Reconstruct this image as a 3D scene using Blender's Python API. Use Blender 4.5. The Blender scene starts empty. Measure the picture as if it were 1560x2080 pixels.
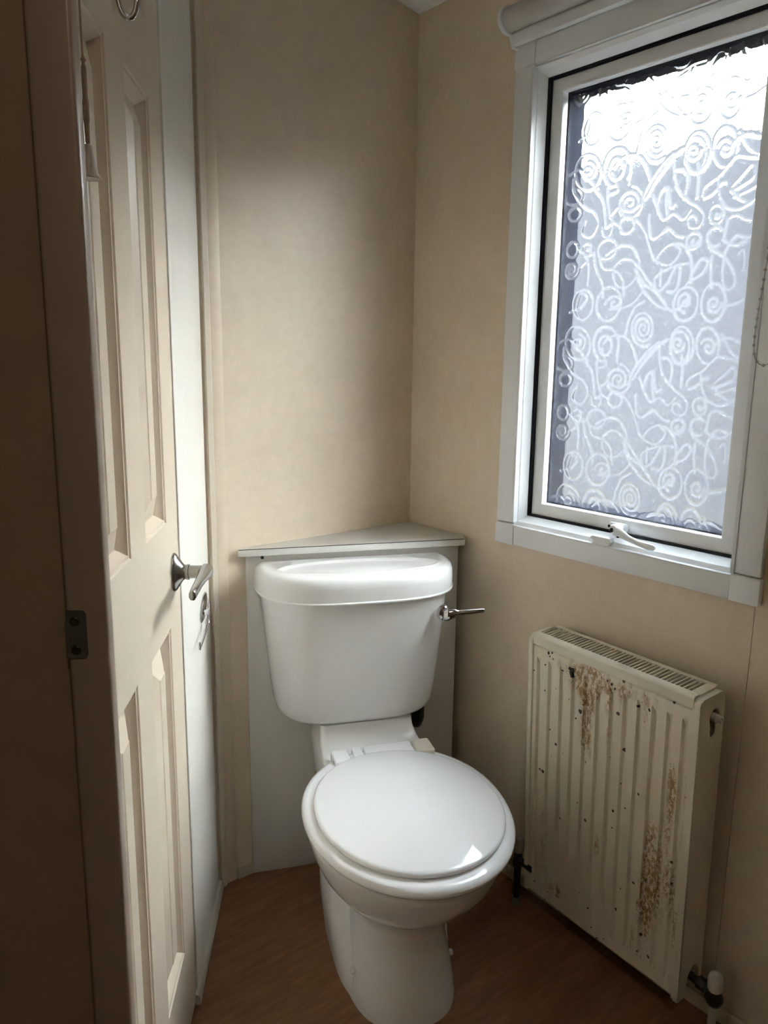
import bpy, bmesh, math, json
import numpy as np
from mathutils import Vector, Matrix

# ------------------------------------------------------------------ camera, world, exposure
SC = bpy.context.scene
COL = SC.collection
R = math.radians
rng = np.random.RandomState(7)

cam_d = bpy.data.cameras.new('camera')
cam = bpy.data.objects.new('camera', cam_d)
COL.objects.link(cam)
cam_d.sensor_fit = 'VERTICAL'
cam_d.sensor_height = 36.0
cam_d.lens = 36.0 * 1572.0 / 2080.0
cam_d.clip_start = 0.02
# rows: world axes in camera terms (right, down, forward)
RW = [[0.778831826, -0.112419403, 0.617076061],
      [-0.627111015, -0.158949538, 0.762539717],
      [0.012359695, -0.980865394, -0.194294405]]
m = Matrix([[r[0], -r[1], -r[2], 0.0] for r in RW] + [[0, 0, 0, 1]])
m.translation = Vector((0, 0, 1.26))
cam.matrix_world = m
SC.camera = cam

SC.view_settings.view_transform = 'Standard'
SC.view_settings.look = 'None'
SC.view_settings.gamma = 1.0
SC.view_settings.use_curve_mapping = False
SC.view_settings.exposure = 0.12
cy = SC.cycles
cy.max_bounces = 14; cy.diffuse_bounces = 6; cy.glossy_bounces = 6
cy.transmission_bounces = 12; cy.transparent_max_bounces = 12
cy.sample_clamp_indirect = 0.0
cy.use_denoising = True
cy.blur_glossy = 0.0

SKY = 38.5          # brightness of the overcast sky
world = bpy.data.worlds.new('sky'); SC.world = world
world.use_nodes = True
wt = world.node_tree; wt.nodes.clear()
def wn(t, **k):
    n = wt.nodes.new(t)
    for a, b in k.items(): setattr(n, a, b)
    return n
tc = wn('ShaderNodeTexCoord')
nrm = wn('ShaderNodeVectorMath', operation='NORMALIZE'); wt.links.new(tc.outputs['Generated'], nrm.inputs[0])
sep = wn('ShaderNodeSeparateXYZ'); wt.links.new(nrm.outputs[0], sep.inputs[0])
ramp = wn('ShaderNodeValToRGB'); wt.links.new(sep.outputs['Z'], ramp.inputs[0])
el = ramp.color_ramp.elements
el[0].position = 0.0; el[0].color = (0.85, 0.86, 0.88, 1)
el[1].position = 1.0; el[1].color = (0.16, 0.21, 0.28, 1)
e = el.new(0.38); e.color = (0.80, 0.84, 0.90, 1)
e = el.new(0.70); e.color = (0.33, 0.37, 0.43, 1)
dotn = wn('ShaderNodeVectorMath', operation='DOT_PRODUCT'); wt.links.new(nrm.outputs[0], dotn.inputs[0])
sd = Vector((math.sin(R(112)) * math.cos(R(24)), math.cos(R(112)) * math.cos(R(24)), math.sin(R(24))))
dotn.inputs[1].default_value = sd
mx = wn('ShaderNodeMath', operation='MAXIMUM'); wt.links.new(dotn.outputs['Value'], mx.inputs[0]); mx.inputs[1].default_value = 0.0
pw = wn('ShaderNodeMath', operation='POWER'); wt.links.new(mx.outputs[0], pw.inputs[0]); pw.inputs[1].default_value = 4.0
glow = wn('ShaderNodeVectorMath', operation='SCALE'); glow.inputs[0].default_value = (1.0, 0.975, 0.92); wt.links.new(pw.outputs[0], glow.inputs['Scale'])
glk = wn('ShaderNodeVectorMath', operation='SCALE'); wt.links.new(glow.outputs[0], glk.inputs[0]); glk.inputs['Scale'].default_value = 0.9      # hazy sun behind thin cloud
vm = wn('ShaderNodeVectorMath', operation='ADD'); wt.links.new(ramp.outputs[0], vm.inputs[0]); wt.links.new(glk.outputs[0], vm.inputs[1])
bg = wn('ShaderNodeBackground'); wt.links.new(vm.outputs[0], bg.inputs[0]); bg.inputs[1].default_value = SKY
wo = wn('ShaderNodeOutputWorld'); wt.links.new(bg.outputs[0], wo.inputs[0])

# ------------------------------------------------------------------ materials
def mat(name, color, rough=0.5, metal=0.0, spec=0.5, coat=0.0):
    mt = bpy.data.materials.new(name); mt.use_nodes = True
    b = mt.node_tree.nodes['Principled BSDF']
    b.inputs['Base Color'].default_value = (*color, 1)
    b.inputs['Roughness'].default_value = rough
    b.inputs['Metallic'].default_value = metal
    b.inputs['Specular IOR Level'].default_value = spec
    b.inputs['Coat Weight'].default_value = coat
    return mt
class NT:
    """small node helper on one material"""
    def __init__(s, mt): s.t = mt.node_tree; s.b = s.t.nodes['Principled BSDF']
    def n(s, t, **k):
        o = s.t.nodes.new(t)
        for a, v in k.items(): setattr(o, a, v)
        return o
    def l(s, a, b): s.t.links.new(a, b)
    def coord(s, scale=(1, 1, 1), kind='Object'):
        c = s.n('ShaderNodeTexCoord'); mp = s.n('ShaderNodeMapping'); s.l(c.outputs[kind], mp.inputs[0])
        mp.inputs['Scale'].default_value = scale; return mp.outputs[0]
    def noise(s, vec, scale, detail=4, rough=0.55):
        o = s.n('ShaderNodeTexNoise'); s.l(vec, o.inputs['Vector'])
        o.inputs['Scale'].default_value = scale; o.inputs['Detail'].default_value = detail; o.inputs['Roughness'].default_value = rough
        return o.outputs['Fac']
    def ramp(s, fac, stops):
        o = s.n('ShaderNodeValToRGB'); s.l(fac, o.inputs[0]); e = o.color_ramp.elements
        while len(e) > 1: e.remove(e[-1])
        e[0].position, e[0].color = stops[0][0], (*stops[0][1], 1)
        for p, c in stops[1:]:
            q = e.new(p); q.color = (*c, 1)
        return o.outputs[0]
    def math(s, op, a, b):
        o = s.n('ShaderNodeMath', operation=op)
        for i, v in enumerate((a, b)):
            if isinstance(v, (int, float)): o.inputs[i].default_value = v
            else: s.l(v, o.inputs[i])
        return o.outputs[0]
    def mix(s, fac, a, b):
        o = s.n('ShaderNodeMix', data_type='RGBA')
        if isinstance(fac, (int, float)): o.inputs[0].default_value = fac
        else: s.l(fac, o.inputs[0])
        for i, v in ((6, a), (7, b)):
            if isinstance(v, tuple): o.inputs[i].default_value = (*v, 1)
            else: s.l(v, o.inputs[i])
        return o.outputs[2]
    def bump(s, h, strength, dist=0.001):
        o = s.n('ShaderNodeBump'); s.l(h, o.inputs['Height']); o.inputs['Strength'].default_value = strength; o.inputs['Distance'].default_value = dist
        s.l(o.outputs[0], s.b.inputs['Normal'])

def wallpaper(name, a, b):
    mt = mat(name, a, 0.42, spec=0.4); q = NT(mt); v = q.coord()
    f1 = q.noise(v, 9, 6, 0.65); f2 = q.noise(v, 45, 5, 0.7)
    f = q.math('ADD', q.math('MULTIPLY', f1, 0.6), q.math('MULTIPLY', f2, 0.4))
    q.l(q.ramp(f, [(0.36, b), (0.62, a)]), q.b.inputs['Base Color'])
    q.bump(q.noise(v, 600, 2), 0.08, 0.0006)
    return mt
M = {}
M['wallpaper'] = wallpaper('beige_wallpaper', (0.70, 0.595, 0.465), (0.63, 0.53, 0.405))
M['white_board'] = wallpaper('white_wall_board', (0.74, 0.72, 0.67), (0.70, 0.68, 0.63))
M['cream_trim'] = mat('cream_trim', (0.66, 0.58, 0.47), 0.4)
M['ceiling'] = mat('ceiling_white', (0.8, 0.8, 0.78), 0.6)
M['door'] = mat('door_cream', (0.66, 0.57, 0.46), 0.3)
q = NT(M['door']); v = q.coord((9, 9, 1.1)); q.bump(q.noise(v, 30, 5, 0.6), 0.22, 0.0008)
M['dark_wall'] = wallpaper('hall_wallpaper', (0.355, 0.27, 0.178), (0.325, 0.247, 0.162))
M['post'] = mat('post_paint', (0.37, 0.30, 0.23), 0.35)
M['gap'] = mat('dark_gap', (0.03, 0.02, 0.015), 0.8)
M['floor'] = mat('wood_vinyl', (0.30, 0.15, 0.07), 0.42, spec=0.35)
q = NT(M['floor']); v = q.coord((2.2, 14, 1)); 
f = q.noise(v, 6, 7, 0.65); g = q.noise(q.coord((1.2, 7.5, 1)), 1.6, 2)
c1 = q.ramp(f, [(0.3, (0.165, 0.075, 0.034)), (0.7, (0.26, 0.13, 0.063))])
c2 = q.ramp(g, [(0.4, (0.8, 0.75, 0.7)), (0.6, (1.0, 1.0, 1.0))])
mm = q.n('ShaderNodeMix', data_type='RGBA', blend_type='MULTIPLY'); mm.inputs[0].default_value = 0.8
q.l(c1, mm.inputs[6]); q.l(c2, mm.inputs[7]); q.l(mm.outputs[2], q.b.inputs['Base Color'])
M['ceramic'] = mat('white_ceramic', (0.735, 0.735, 0.72), 0.08, spec=0.5)
M['seat'] = mat('white_seat_plastic', (0.80, 0.81, 0.82), 0.05)
M['hinge_beige'] = mat('yellowed_plastic', (0.62, 0.58, 0.49), 0.35)
M['panel_white'] = mat('white_laminate', (0.62, 0.605, 0.565), 0.3)
M['pvc'] = mat('white_pvc', (0.755, 0.775, 0.79), 0.28)
M['pvc_light'] = mat('white_pvc_bead', (0.73, 0.75, 0.77), 0.25)
M['gasket'] = mat('black_rubber', (0.015, 0.015, 0.02), 0.6, spec=0.15)
M['spacer'] = mat('glazing_spacer', (0.012, 0.014, 0.022), 0.9, spec=0.0)
M['chrome'] = mat('chrome', (0.62, 0.62, 0.63), 0.08, 1.0)
M['satin'] = mat('satin_chrome', (0.42, 0.415, 0.40), 0.24, 1.0)
M['dull_metal'] = mat('dull_metal_plate', (0.16, 0.16, 0.15), 0.45, 0.6)
M['dark_metal'] = mat('dark_brass', (0.06, 0.06, 0.05), 0.35, 0.7)
M['pipe'] = mat('black_pipe', (0.02, 0.02, 0.02), 0.5)
M['cap'] = mat('white_valve_cap', (0.62, 0.60, 0.54), 0.4)
M['blind'] = mat('blind_fabric', (0.50, 0.48, 0.45), 0.8)
M['cord'] = mat('cord_beige', (0.33, 0.25, 0.17), 0.8)
M['pull'] = mat('pull_plastic', (0.45, 0.41, 0.36), 0.4)
M['skirt'] = mat('skirting', (0.56, 0.48, 0.38), 0.4)
M['skirt_white'] = mat('skirting_white', (0.52, 0.49, 0.43), 0.4)
M['lip_edge'] = mat('worn_edging', (0.66, 0.655, 0.61), 0.35)
M['inside'] = mat('radiator_inside', (0.05, 0.042, 0.032), 0.7)
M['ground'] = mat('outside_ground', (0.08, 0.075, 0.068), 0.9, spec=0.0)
M['blocker'] = mat('blocker_dark', (0.030, 0.031, 0.0345), 0.9, spec=0.0)  # near-black so the added block keeps the lower window dim

# radiator enamel with rust: speckle clusters, runs and chips
def rust_enamel(name, chips):
    mt = mat(name, (0.60, 0.545, 0.43), 0.36); q = NT(mt)
    v = q.coord()
    base = q.mix(q.math('MULTIPLY', q.noise(q.coord((30, 30, 2.2)), 2.0, 4), 0.9), (0.74, 0.675, 0.55), (0.62, 0.55, 0.43))
    # large zones where rust gathers (vertical runs)
    zone = q.math('MULTIPLY', q.noise(q.coord((14, 14, 3.0)), 1.3, 4, 0.65), 0.80)
    for (zx, zz, sx, sz, k_) in RUST_ZONES:
        vs = q.n('ShaderNodeVectorMath', operation='SUBTRACT'); q.l(v, vs.inputs[0]); vs.inputs[1].default_value = (zx, 0, zz)
        mu = q.n('ShaderNodeVectorMath', operation='MULTIPLY'); q.l(vs.outputs[0], mu.inputs[0]); mu.inputs[1].default_value = (1 / sx, 0, 1 / sz)
        ln = q.n('ShaderNodeVectorMath', operation='LENGTH'); q.l(mu.outputs[0], ln.inputs[0])
        mp_ = q.n('ShaderNodeMapRange', interpolation_type='SMOOTHSTEP'); q.l(ln.outputs['Value'], mp_.inputs[0]); mp_.inputs[1].default_value = 0; mp_.inputs[2].default_value = 1.6; mp_.inputs[3].default_value = k_; mp_.inputs[4].default_value = 0
        zone = q.math('ADD', zone, mp_.outputs[0])
    def vor(scale, thr, vec, rnd=1.0):
        o = q.n('ShaderNodeTexVoronoi'); q.l(vec, o.inputs['Vector']); o.inputs['Scale'].default_value = scale
        d = o.outputs['Distance']
        wn_ = q.n('ShaderNodeTexWhiteNoise', noise_dimensions='3D'); q.l(o.outputs['Position'], wn_.inputs['Vector'])
        return d, wn_.outputs['Value']
    dist = q.n('ShaderNodeTexNoise'); q.l(v, dist.inputs['Vector']); dist.inputs['Scale'].default_value = 160; dist.inputs['Detail'].default_value = 2
    add = q.n('ShaderNodeVectorMath', operation='MULTIPLY_ADD'); q.l(dist.outputs['Color'], add.inputs[0]); add.inputs[1].default_value = (0.004, 0.004, 0.006); q.l(v, add.inputs[2])
    w = add.outputs[0]
    d1, r1 = vor(260, 0.3, w)
    s1 = q.math('MULTIPLY', q.math('LESS_THAN', d1, q.math('MULTIPLY', r1, 0.42)), q.math('GREATER_THAN', zone, 0.555))
    d2, r2 = vor(70, 0.3, w)
    s2 = q.math('MULTIPLY', q.math('LESS_THAN', d2, q.math('MULTIPLY', q.math('POWER', r2, 9.0), 0.30)), 1.0)
    stain = q.n('ShaderNodeMapRange'); q.l(zone, stain.inputs[0]); stain.inputs[1].default_value = 0.49; stain.inputs[2].default_value = 0.62
    fine = q.n('ShaderNodeMapRange'); q.l(q.noise(q.coord((1, 1, 0.5)), 190, 3, 0.7), fine.inputs[0]); fine.inputs[1].default_value = 0.42; fine.inputs[2].default_value = 0.56
    c = q.mix(q.math('MULTIPLY', q.math('MULTIPLY', stain.outputs[0], fine.outputs[0]), 1.0), base, (0.31, 0.175, 0.052))
    c = q.mix(q.math('MULTIPLY', s1, 0.75), c, (0.19, 0.09, 0.025))
    c = q.mix(s2, c, (0.06, 0.035, 0.018))
    for (cx, cz, r) in chips:
        vs = q.n('ShaderNodeVectorMath', operation='SUBTRACT'); q.l(w, vs.inputs[0]); vs.inputs[1].default_value = (cx + 0.002, 0.0, cz + 0.003)
        mu = q.n('ShaderNodeVectorMath', operation='MULTIPLY'); q.l(vs.outputs[0], mu.inputs[0]); mu.inputs[1].default_value = (1, 0, 0.8)
        ln = q.n('ShaderNodeVectorMath', operation='LENGTH'); q.l(mu.outputs[0], ln.inputs[0])
        c = q.mix(q.math('LESS_THAN', ln.outputs['Value'], r), c, (0.018, 0.013, 0.01))
    q.l(c, q.b.inputs['Base Color'])
    return mt
M['enamel'] = mat('radiator_enamel', (0.68, 0.625, 0.51), 0.34)
CHIPS = [(-0.0865, 0.585, 0.0052), (-0.0835, 0.592, 0.0045), (-0.0905, 0.593, 0.0035), (-0.086, 0.579, 0.0035),
         (-0.148, 0.608, 0.0032), (-0.139, 0.611, 0.002), (-0.145, 0.601, 0.0018), (-0.135, 0.599, 0.0018), (-0.112, 0.580, 0.0025),
         (-0.060, 0.510, 0.0042), (-0.071, 0.49, 0.002), (0.012, 0.598, 0.0028), (0.020, 0.591, 0.0024), (0.072, 0.575, 0.0022), (0.098, 0.578, 0.0024),
         (-0.155, 0.52, 0.002), (0.03, 0.33, 0.0025), (0.11, 0.215, 0.003)]
RUST_ZONES = [(-0.055, 0.575, 0.055, 0.045, 0.24), (-0.045, 0.50, 0.022, 0.11, 0.22), (0.02, 0.595, 0.12, 0.025, 0.14), (0.010, 0.50, 0.012, 0.09, 0.18),
              (0.115, 0.25, 0.016, 0.15, 0.27), (0.150, 0.26, 0.040, 0.14, 0.19), (0.150, 0.42, 0.014, 0.10, 0.21), (0.09, 0.56, 0.012, 0.05, 0.16), (-0.005, 0.23, 0.010, 0.05, 0.20), (-0.10, 0.055, 0.03, 0.02, 0.20)]
M['rust'] = rust_enamel('rusty_enamel', CHIPS)

# thin clear glass (fresnel reflection over straight transmission)
def thin_glass():
    mt = bpy.data.materials.new('clear_glass'); mt.use_nodes = True; t = mt.node_tree; t.nodes.clear()
    o = t.nodes.new('ShaderNodeOutputMaterial'); mx = t.nodes.new('ShaderNodeMixShader'); tr = t.nodes.new('ShaderNodeBsdfTransparent'); gl = t.nodes.new('ShaderNodeBsdfGlossy')
    gl.inputs['Roughness'].default_value = 0.02; tr.inputs[0].default_value = (0.93, 0.95, 0.95, 1)
    mx.inputs[0].default_value = 0.06
    t.links.new(tr.outputs[0], mx.inputs[1]); t.links.new(gl.outputs[0], mx.inputs[2]); t.links.new(mx.outputs[0], o.inputs[0])
    return mt
M['glass'] = thin_glass()
FILM_ROUGH = 0.10; FILM_DIFF = 0.006; RIDGE_DIFF = 0.036
def film_mat(back):
    mt = bpy.data.materials.new('film_back' if back else 'film_front'); mt.use_nodes = True; t = mt.node_tree; t.nodes.clear()
    N = t.nodes.new; L = t.links.new
    o = N('ShaderNodeOutputMaterial'); g = N('ShaderNodeBsdfGlass'); g.distribution = 'BECKMANN'
    g.inputs['IOR'].default_value = 1.45; g.inputs[0].default_value = (0.97, 0.98, 0.98, 1)
    g.inputs['Roughness'].default_value = 0.03 if back else FILM_ROUGH
    if back:
        mx = N('ShaderNodeMixShader'); tl = N('ShaderNodeBsdfTranslucent'); tl.inputs[0].default_value = (0.9, 0.9, 0.9, 1)
        at = N('ShaderNodeAttribute'); at.attribute_name = 'relief'
        mr = N('ShaderNodeMapRange'); L(at.outputs['Fac'], mr.inputs[0]); mr.inputs[1].default_value = 0.15; mr.inputs[2].default_value = 0.75
        mr.inputs[3].default_value = FILM_DIFF; mr.inputs[4].default_value = RIDGE_DIFF; L(mr.outputs[0], mx.inputs[0])
        L(g.outputs[0], mx.inputs[1]); L(tl.outputs[0], mx.inputs[2]); L(mx.outputs[0], o.inputs[0])
    else:
        tc = N('ShaderNodeTexCoord'); mp = N('ShaderNodeMapping'); L(tc.outputs['Object'], mp.inputs[0]); mp.inputs['Scale'].default_value = (1, 0.5, 1)
        ns = N('ShaderNodeTexNoise'); L(mp.outputs[0], ns.inputs['Vector']); ns.inputs['Scale'].default_value = 420; ns.inputs['Detail'].default_value = 2
        bp = N('ShaderNodeBump'); L(ns.outputs['Fac'], bp.inputs['Height']); bp.inputs['Strength'].default_value = 0.1; bp.inputs['Distance'].default_value = 0.0012
        L(bp.outputs[0], g.inputs['Normal']); L(g.outputs[0], o.inputs[0])
    return mt
M['film'] = film_mat(False); M['film_back'] = film_mat(True)

# ------------------------------------------------------------------ mesh helpers
class MB:
    """collects verts and faces, builds ONE mesh object"""
    def __init__(s): s.v = []; s.f = []
    def add(s, vs, fs):
        k = len(s.v); s.v += [tuple(map(float, p)) for p in vs]; s.f += [tuple(i + k for i in f) for f in fs]; return s
    def box(s, x0, x1, y0, y1, z0, z1):
        return s.add([(x0, y0, z0), (x1, y0, z0), (x1, y1, z0), (x0, y1, z0), (x0, y0, z1), (x1, y0, z1), (x1, y1, z1), (x0, y1, z1)],
                     [(0, 3, 2, 1), (4, 5, 6, 7), (0, 1, 5, 4), (1, 2, 6, 5), (2, 3, 7, 6), (3, 0, 4, 7)])
    def loft(s, rings, cap0=True, cap1=True, closed=True):
        n = len(rings[0]); vs = [p for r in rings for p in r]; fs = []
        for i in range(len(rings) - 1):
            for j in range(n if closed else n - 1):
                a = i * n + j; b = i * n + (j + 1) % n
                fs.append((a, b, b + n, a + n))
        if cap0: fs.append(tuple(range(n))[::-1])
        if cap1: fs.append(tuple((len(rings) - 1) * n + j for j in range(n)))
        return s.add(vs, fs)
    def prism(s, poly, axis, a, b):
        """poly of 2D points extruded along axis ('x','y','z') from a to b"""
        def P(p, t): return {'x': (t, p[0], p[1]), 'y': (p[0], t, p[1]), 'z': (p[0], p[1], t)}[axis]
        return s.loft([[P(p, a) for p in poly], [P(p, b) for p in poly]])
    def tube(s, pts, r, n=12, caps=True):
        P = [Vector(p) for p in pts]; rr = r if isinstance(r, (list, tuple)) else [r] * len(P)
        rings = []; up = None
        for i, p in enumerate(P):
            d = (P[min(i + 1, len(P) - 1)] - P[max(i - 1, 0)]).normalized()
            if up is None: up = d.orthogonal().normalized()
            up = (up - d * up.dot(d)).normalized(); w = d.cross(up)
            rings.append([p + (up * math.cos(2 * math.pi * k / n) + w * math.sin(2 * math.pi * k / n)) * rr[i] for k in range(n)])
        return s.loft(rings, caps, caps)
    def lathe(s, prof, c, axis, n=32):
        """prof: (radius, height) along axis from point c"""
        ax = Vector(axis).normalized(); u = ax.orthogonal().normalized(); w = ax.cross(u); c = Vector(c)
        rings = [[c + ax * h + (u * math.cos(2 * math.pi * k / n) + w * math.sin(2 * math.pi * k / n)) * max(r, 1e-5) for k in range(n)] for r, h in prof]
        return s.loft(rings)
    def build(s, name, mt, parent=None, bevel=0.0, seg=2, smooth=True, angle=35, **props):
        me = bpy.data.meshes.new(name); me.from_pydata(s.v, [], s.f)
        bm = bmesh.new(); bm.from_mesh(me)
        bmesh.ops.recalc_face_normals(bm, faces=bm.faces)
        if bevel:
            ed = [e for e in bm.edges if len(e.link_faces) == 2 and e.calc_face_angle(0) > R(30)]
            bmesh.ops.bevel(bm, geom=ed, offset=bevel, segments=seg, profile=0.5, affect='EDGES', clamp_overlap=True)
        bm.to_mesh(me); bm.free()
        if smooth:
            me.shade_smooth(); me.set_sharp_from_angle(angle=R(angle))
        me.materials.append(mt)
        return link(name, me, parent, **props)
def link(name, me, parent=None, **props):
    o = bpy.data.objects.new(name, me); COL.objects.link(o)
    if parent: o.parent = parent
    for k, val in props.items(): o[k] = val
    return o
def empty(name, mw, **props):
    o = bpy.data.objects.new(name, None); COL.objects.link(o); o.empty_display_size = 0.05
    o.matrix_world = mw
    for k, val in props.items(): o[k] = val
    return o
def thing(name, mw, label, cat, group=None):
    o = empty(name, mw, label=label, category=cat)
    if group: o['group'] = group
    return o
T = Matrix.Translation
def catmull(pts, n=8):
    P = [Vector(pts[0])] + [Vector(p) for p in pts] + [Vector(pts[-1])]; out = []
    for i in range(1, len(P) - 2):
        a, b, c, d = P[i - 1], P[i], P[i + 1], P[i + 2]
        for k in range(n):
            t = k / n
            out.append(0.5 * (2 * b + (c - a) * t + (2 * a - 5 * b + 4 * c - d) * t * t + (3 * b - a - 3 * c + d) * t ** 3))
    return out + [P[-2]]

# ------------------------------------------------------------------ plan
XW, YB = 1.333, 1.5375                     # window wall, back wall (inner faces)
C1 = Vector((0.746, 1.5375, 0))            # corner of left wall and back wall
DL = Vector((-0.5694, -0.8220, 0)); NL = Vector((0.8220, -0.5694, 0))
LW = Matrix(((DL.x, NL.x, 0, C1.x), (DL.y, NL.y, 0, C1.y), (0, 0, 1, 0), (0, 0, 0, 1)))   # local: s along left wall, off into room, z
def ceil_z(x): return 2.0695 + (XW - x) * 0.166
def wall_seg(mb, p0, p1, q1, q0, z0=0.0, z1=None):
    """plan quad p0 p1 (inner) q1 q0 (outer), top follows the ceiling"""
    pl = [Vector(p) for p in (p0, p1, q1, q0)]
    mb.loft([[(p.x, p.y, z0) for p in pl], [(p.x, p.y, (ceil_z(p.x) + 0.01) if z1 is None else z1) for p in pl]])
    return mb
ST = dict(kind='structure')

MB().add([(-2.4, -2.4, 0), (1.45, -2.4, 0), (1.45, 1.66, 0), (-2.4, 1.66, 0), (-2.4, -2.4, -.05), (1.45, -2.4, -.05), (1.45, 1.66, -.05), (-2.4, 1.66, -.05)],
         [(0, 1, 2, 3), (7, 6, 5, 4), (0, 4, 5, 1), (1, 5, 6, 2), (2, 6, 7, 3), (3, 7, 4, 0)]).build('floor', M['floor'], smooth=False, **ST)
cz0, cz1 = ceil_z(-2.4), ceil_z(1.45)
MB().add([(-2.4, -2.4, cz0), (1.45, -2.4, cz1), (1.45, 1.66, cz1), (-2.4, 1.66, cz0), (-2.4, -2.4, cz0 + .05), (1.45, -2.4, cz1 + .05), (1.45, 1.66, cz1 + .05), (-2.4, 1.66, cz0 + .05)],
         [(0, 3, 2, 1), (4, 5, 6, 7), (0, 1, 5, 4), (1, 2, 6, 5), (2, 3, 7, 6), (3, 0, 4, 7)]).build('ceiling', M['ceiling'], smooth=False, **ST)
# back wall
wall_seg(MB(), (0.70, YB, 0), (XW + .1, YB, 0), (XW + .1, YB + .06, 0), (0.70, YB + .06, 0)).build('wall_back', M['wallpaper'], smooth=False, **ST)
# window wall with the opening, seam at y = .6033
WY0, WY1, WZ0, WZ1 = 0.640, 1.166, 0.886, 1.853
wr = MB(); XO = XW + 0.05
wall_seg(wr, (XW, YB, 0), (XW, WY1, 0), (XO, WY1, 0), (XO, YB, 0))
wall_seg(wr, (XW, WY1, 0), (XW, WY0, 0), (XO, WY0, 0), (XO, WY1, 0), 0, WZ0)
wall_seg(wr, (XW, WY1, 0), (XW, WY0, 0), (XO, WY0, 0), (XO, WY1, 0), WZ1)
wall_seg(wr, (XW, WY0, 0), (XW, 0.6037, 0), (XO, 0.6037, 0), (XO, WY0, 0))
wr.build('wall_right', M['wallpaper'], smooth=False, **ST)
wr2 = MB()
wall_seg(wr2, (XW, 0.6029, 0), (XW, -0.6, 0), (XO, -0.6, 0), (XO, 0.6029, 0))
wr2.build('wall_right', M['wallpaper'], smooth=False, **ST)
ob = MB(); XP = XO + 0.012
wall_seg(ob, (XO, YB, 0), (XO, WY1 + .01, 0), (XP, WY1 + .01, 0), (XP, YB, 0))
wall_seg(ob, (XO, WY1 + .01, 0), (XO, WY0 - .01, 0), (XP, WY0 - .01, 0), (XP, WY1 + .01, 0), 0, WZ0 - .01)
wall_seg(ob, (XO, WY1 + .01, 0), (XO, WY0 - .01, 0), (XP, WY0 - .01, 0), (XP, WY1 + .01, 0), WZ1 + .01)
wall_seg(ob, (XO, WY0 - .01, 0), (XO, -.6, 0), (XP, -.6, 0), (XP, WY0 - .01, 0))
ob.build('wall_outer', M['gap'], smooth=False, **ST)
# left wall: white board strip with a rounded end, door opening, rest
lw = empty('wall_left', LW, **ST)
prof = [(0.004, -.05), (0.004, -.03)] + [(0.018 - 0.014 * math.cos(a), -.014 + .014 * math.sin(a)) for a in np.linspace(0.05, math.pi / 2, 10)] + [(0.336, 0), (0.336, -.05)]
b = MB(); n = len(prof)
b.loft([[(p[0], p[1], 0.0) for p in prof], [(p[0], p[1], ceil_z((C1 + DL * p[0]).x) + .01) for p in prof]])
b.build('wall_board', M['white_board'], lw, angle=30)
MB().box(0.319, 0.3355, -0.002, 0.0022, 0.0, 1.95).build('door_bead', M['white_board'], lw, bevel=0.0015)
z1 = ceil_z(-0.1)
MB().box(0.336, 0.905, -.05, 0, 1.936, 2.20).box(0.905, 0.99, -.05, 0, 0, 2.25).build('wall_panel', M['wallpaper'], lw, smooth=False)
MB().box(-0.05, 0.99, -.075, -.052, 0, 2.20).build('wall_backing', M['gap'], lw, smooth=False)
# cream corner trim + narrow strip of board on the back wall, skirtings
b = MB(); tz = ceil_z(.755)
b.prism([(0.7485, YB), (0.7485, YB - .007), (0.750, YB - .009), (0.7615, YB - .009), (0.7637, YB - .0055), (0.7637, YB)], 'z', 0, tz)
b.build('trim_1', M['cream_trim'], **ST)
MB().box(0.7637, 0.7912, YB - .0035, YB, 0, ceil_z(.79)).build('trim_2', M['wallpaper'], bevel=0.0012, **ST)
MB().box(0.7935, 0.8335, YB - .009, YB, 0, .034).build('baseboard_back', M['skirt'], bevel=0.002, **ST)
bl = MB(); bl.prism([(0, 0.014), (0.026, 0.014), (0.034, 0.010), (0.036, 0.0), (0, 0)], 'x', 0, 1)
bl = MB()
pr = [(0.0, 0.011), (0.013, 0.0105), (0.020, 0.007), (0.0225, 0.0005), (0.0, 0.0005)]     # (z, off)
bl.loft([[(s, o, z) for z, o in pr] for s in (0.008, 0.352)])
bl.build('baseboard_left', M['skirt_white'], lw)
MB().box(XW - .008, XW, -.3, 1.53, 0, .032).build('baseboard_right', M['skirt'], bevel=0.002, **ST)
# thin ceiling trims
b = MB(); b.box(0.7637, XW, YB - .004, YB, 0, .004)
bb = MB(); bb.add([(.70, YB - .006, ceil_z(.70) - .006), (XW, YB - .006, ceil_z(XW) - .006), (XW, YB, ceil_z(XW) - .006), (.70, YB, ceil_z(.70) - .006), (.70, YB - .006, ceil_z(.70) + .002), (XW, YB - .006, ceil_z(XW) + .002), (XW, YB, ceil_z(XW) + .002), (.70, YB, ceil_z(.70) + .002)],
       [(0, 3, 2, 1), (4, 5, 6, 7), (0, 1, 5, 4), (1, 2, 6, 5), (2, 3, 7, 6), (3, 0, 4, 7)])
bb.build('trim_3', M['ceiling'], smooth=False, **ST)
MB().box(XW - .006, XW, -.2, YB - .006, ceil_z(XW) - .006, ceil_z(XW) + .001).build('trim_4', M['ceiling'], smooth=False, **ST)

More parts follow.
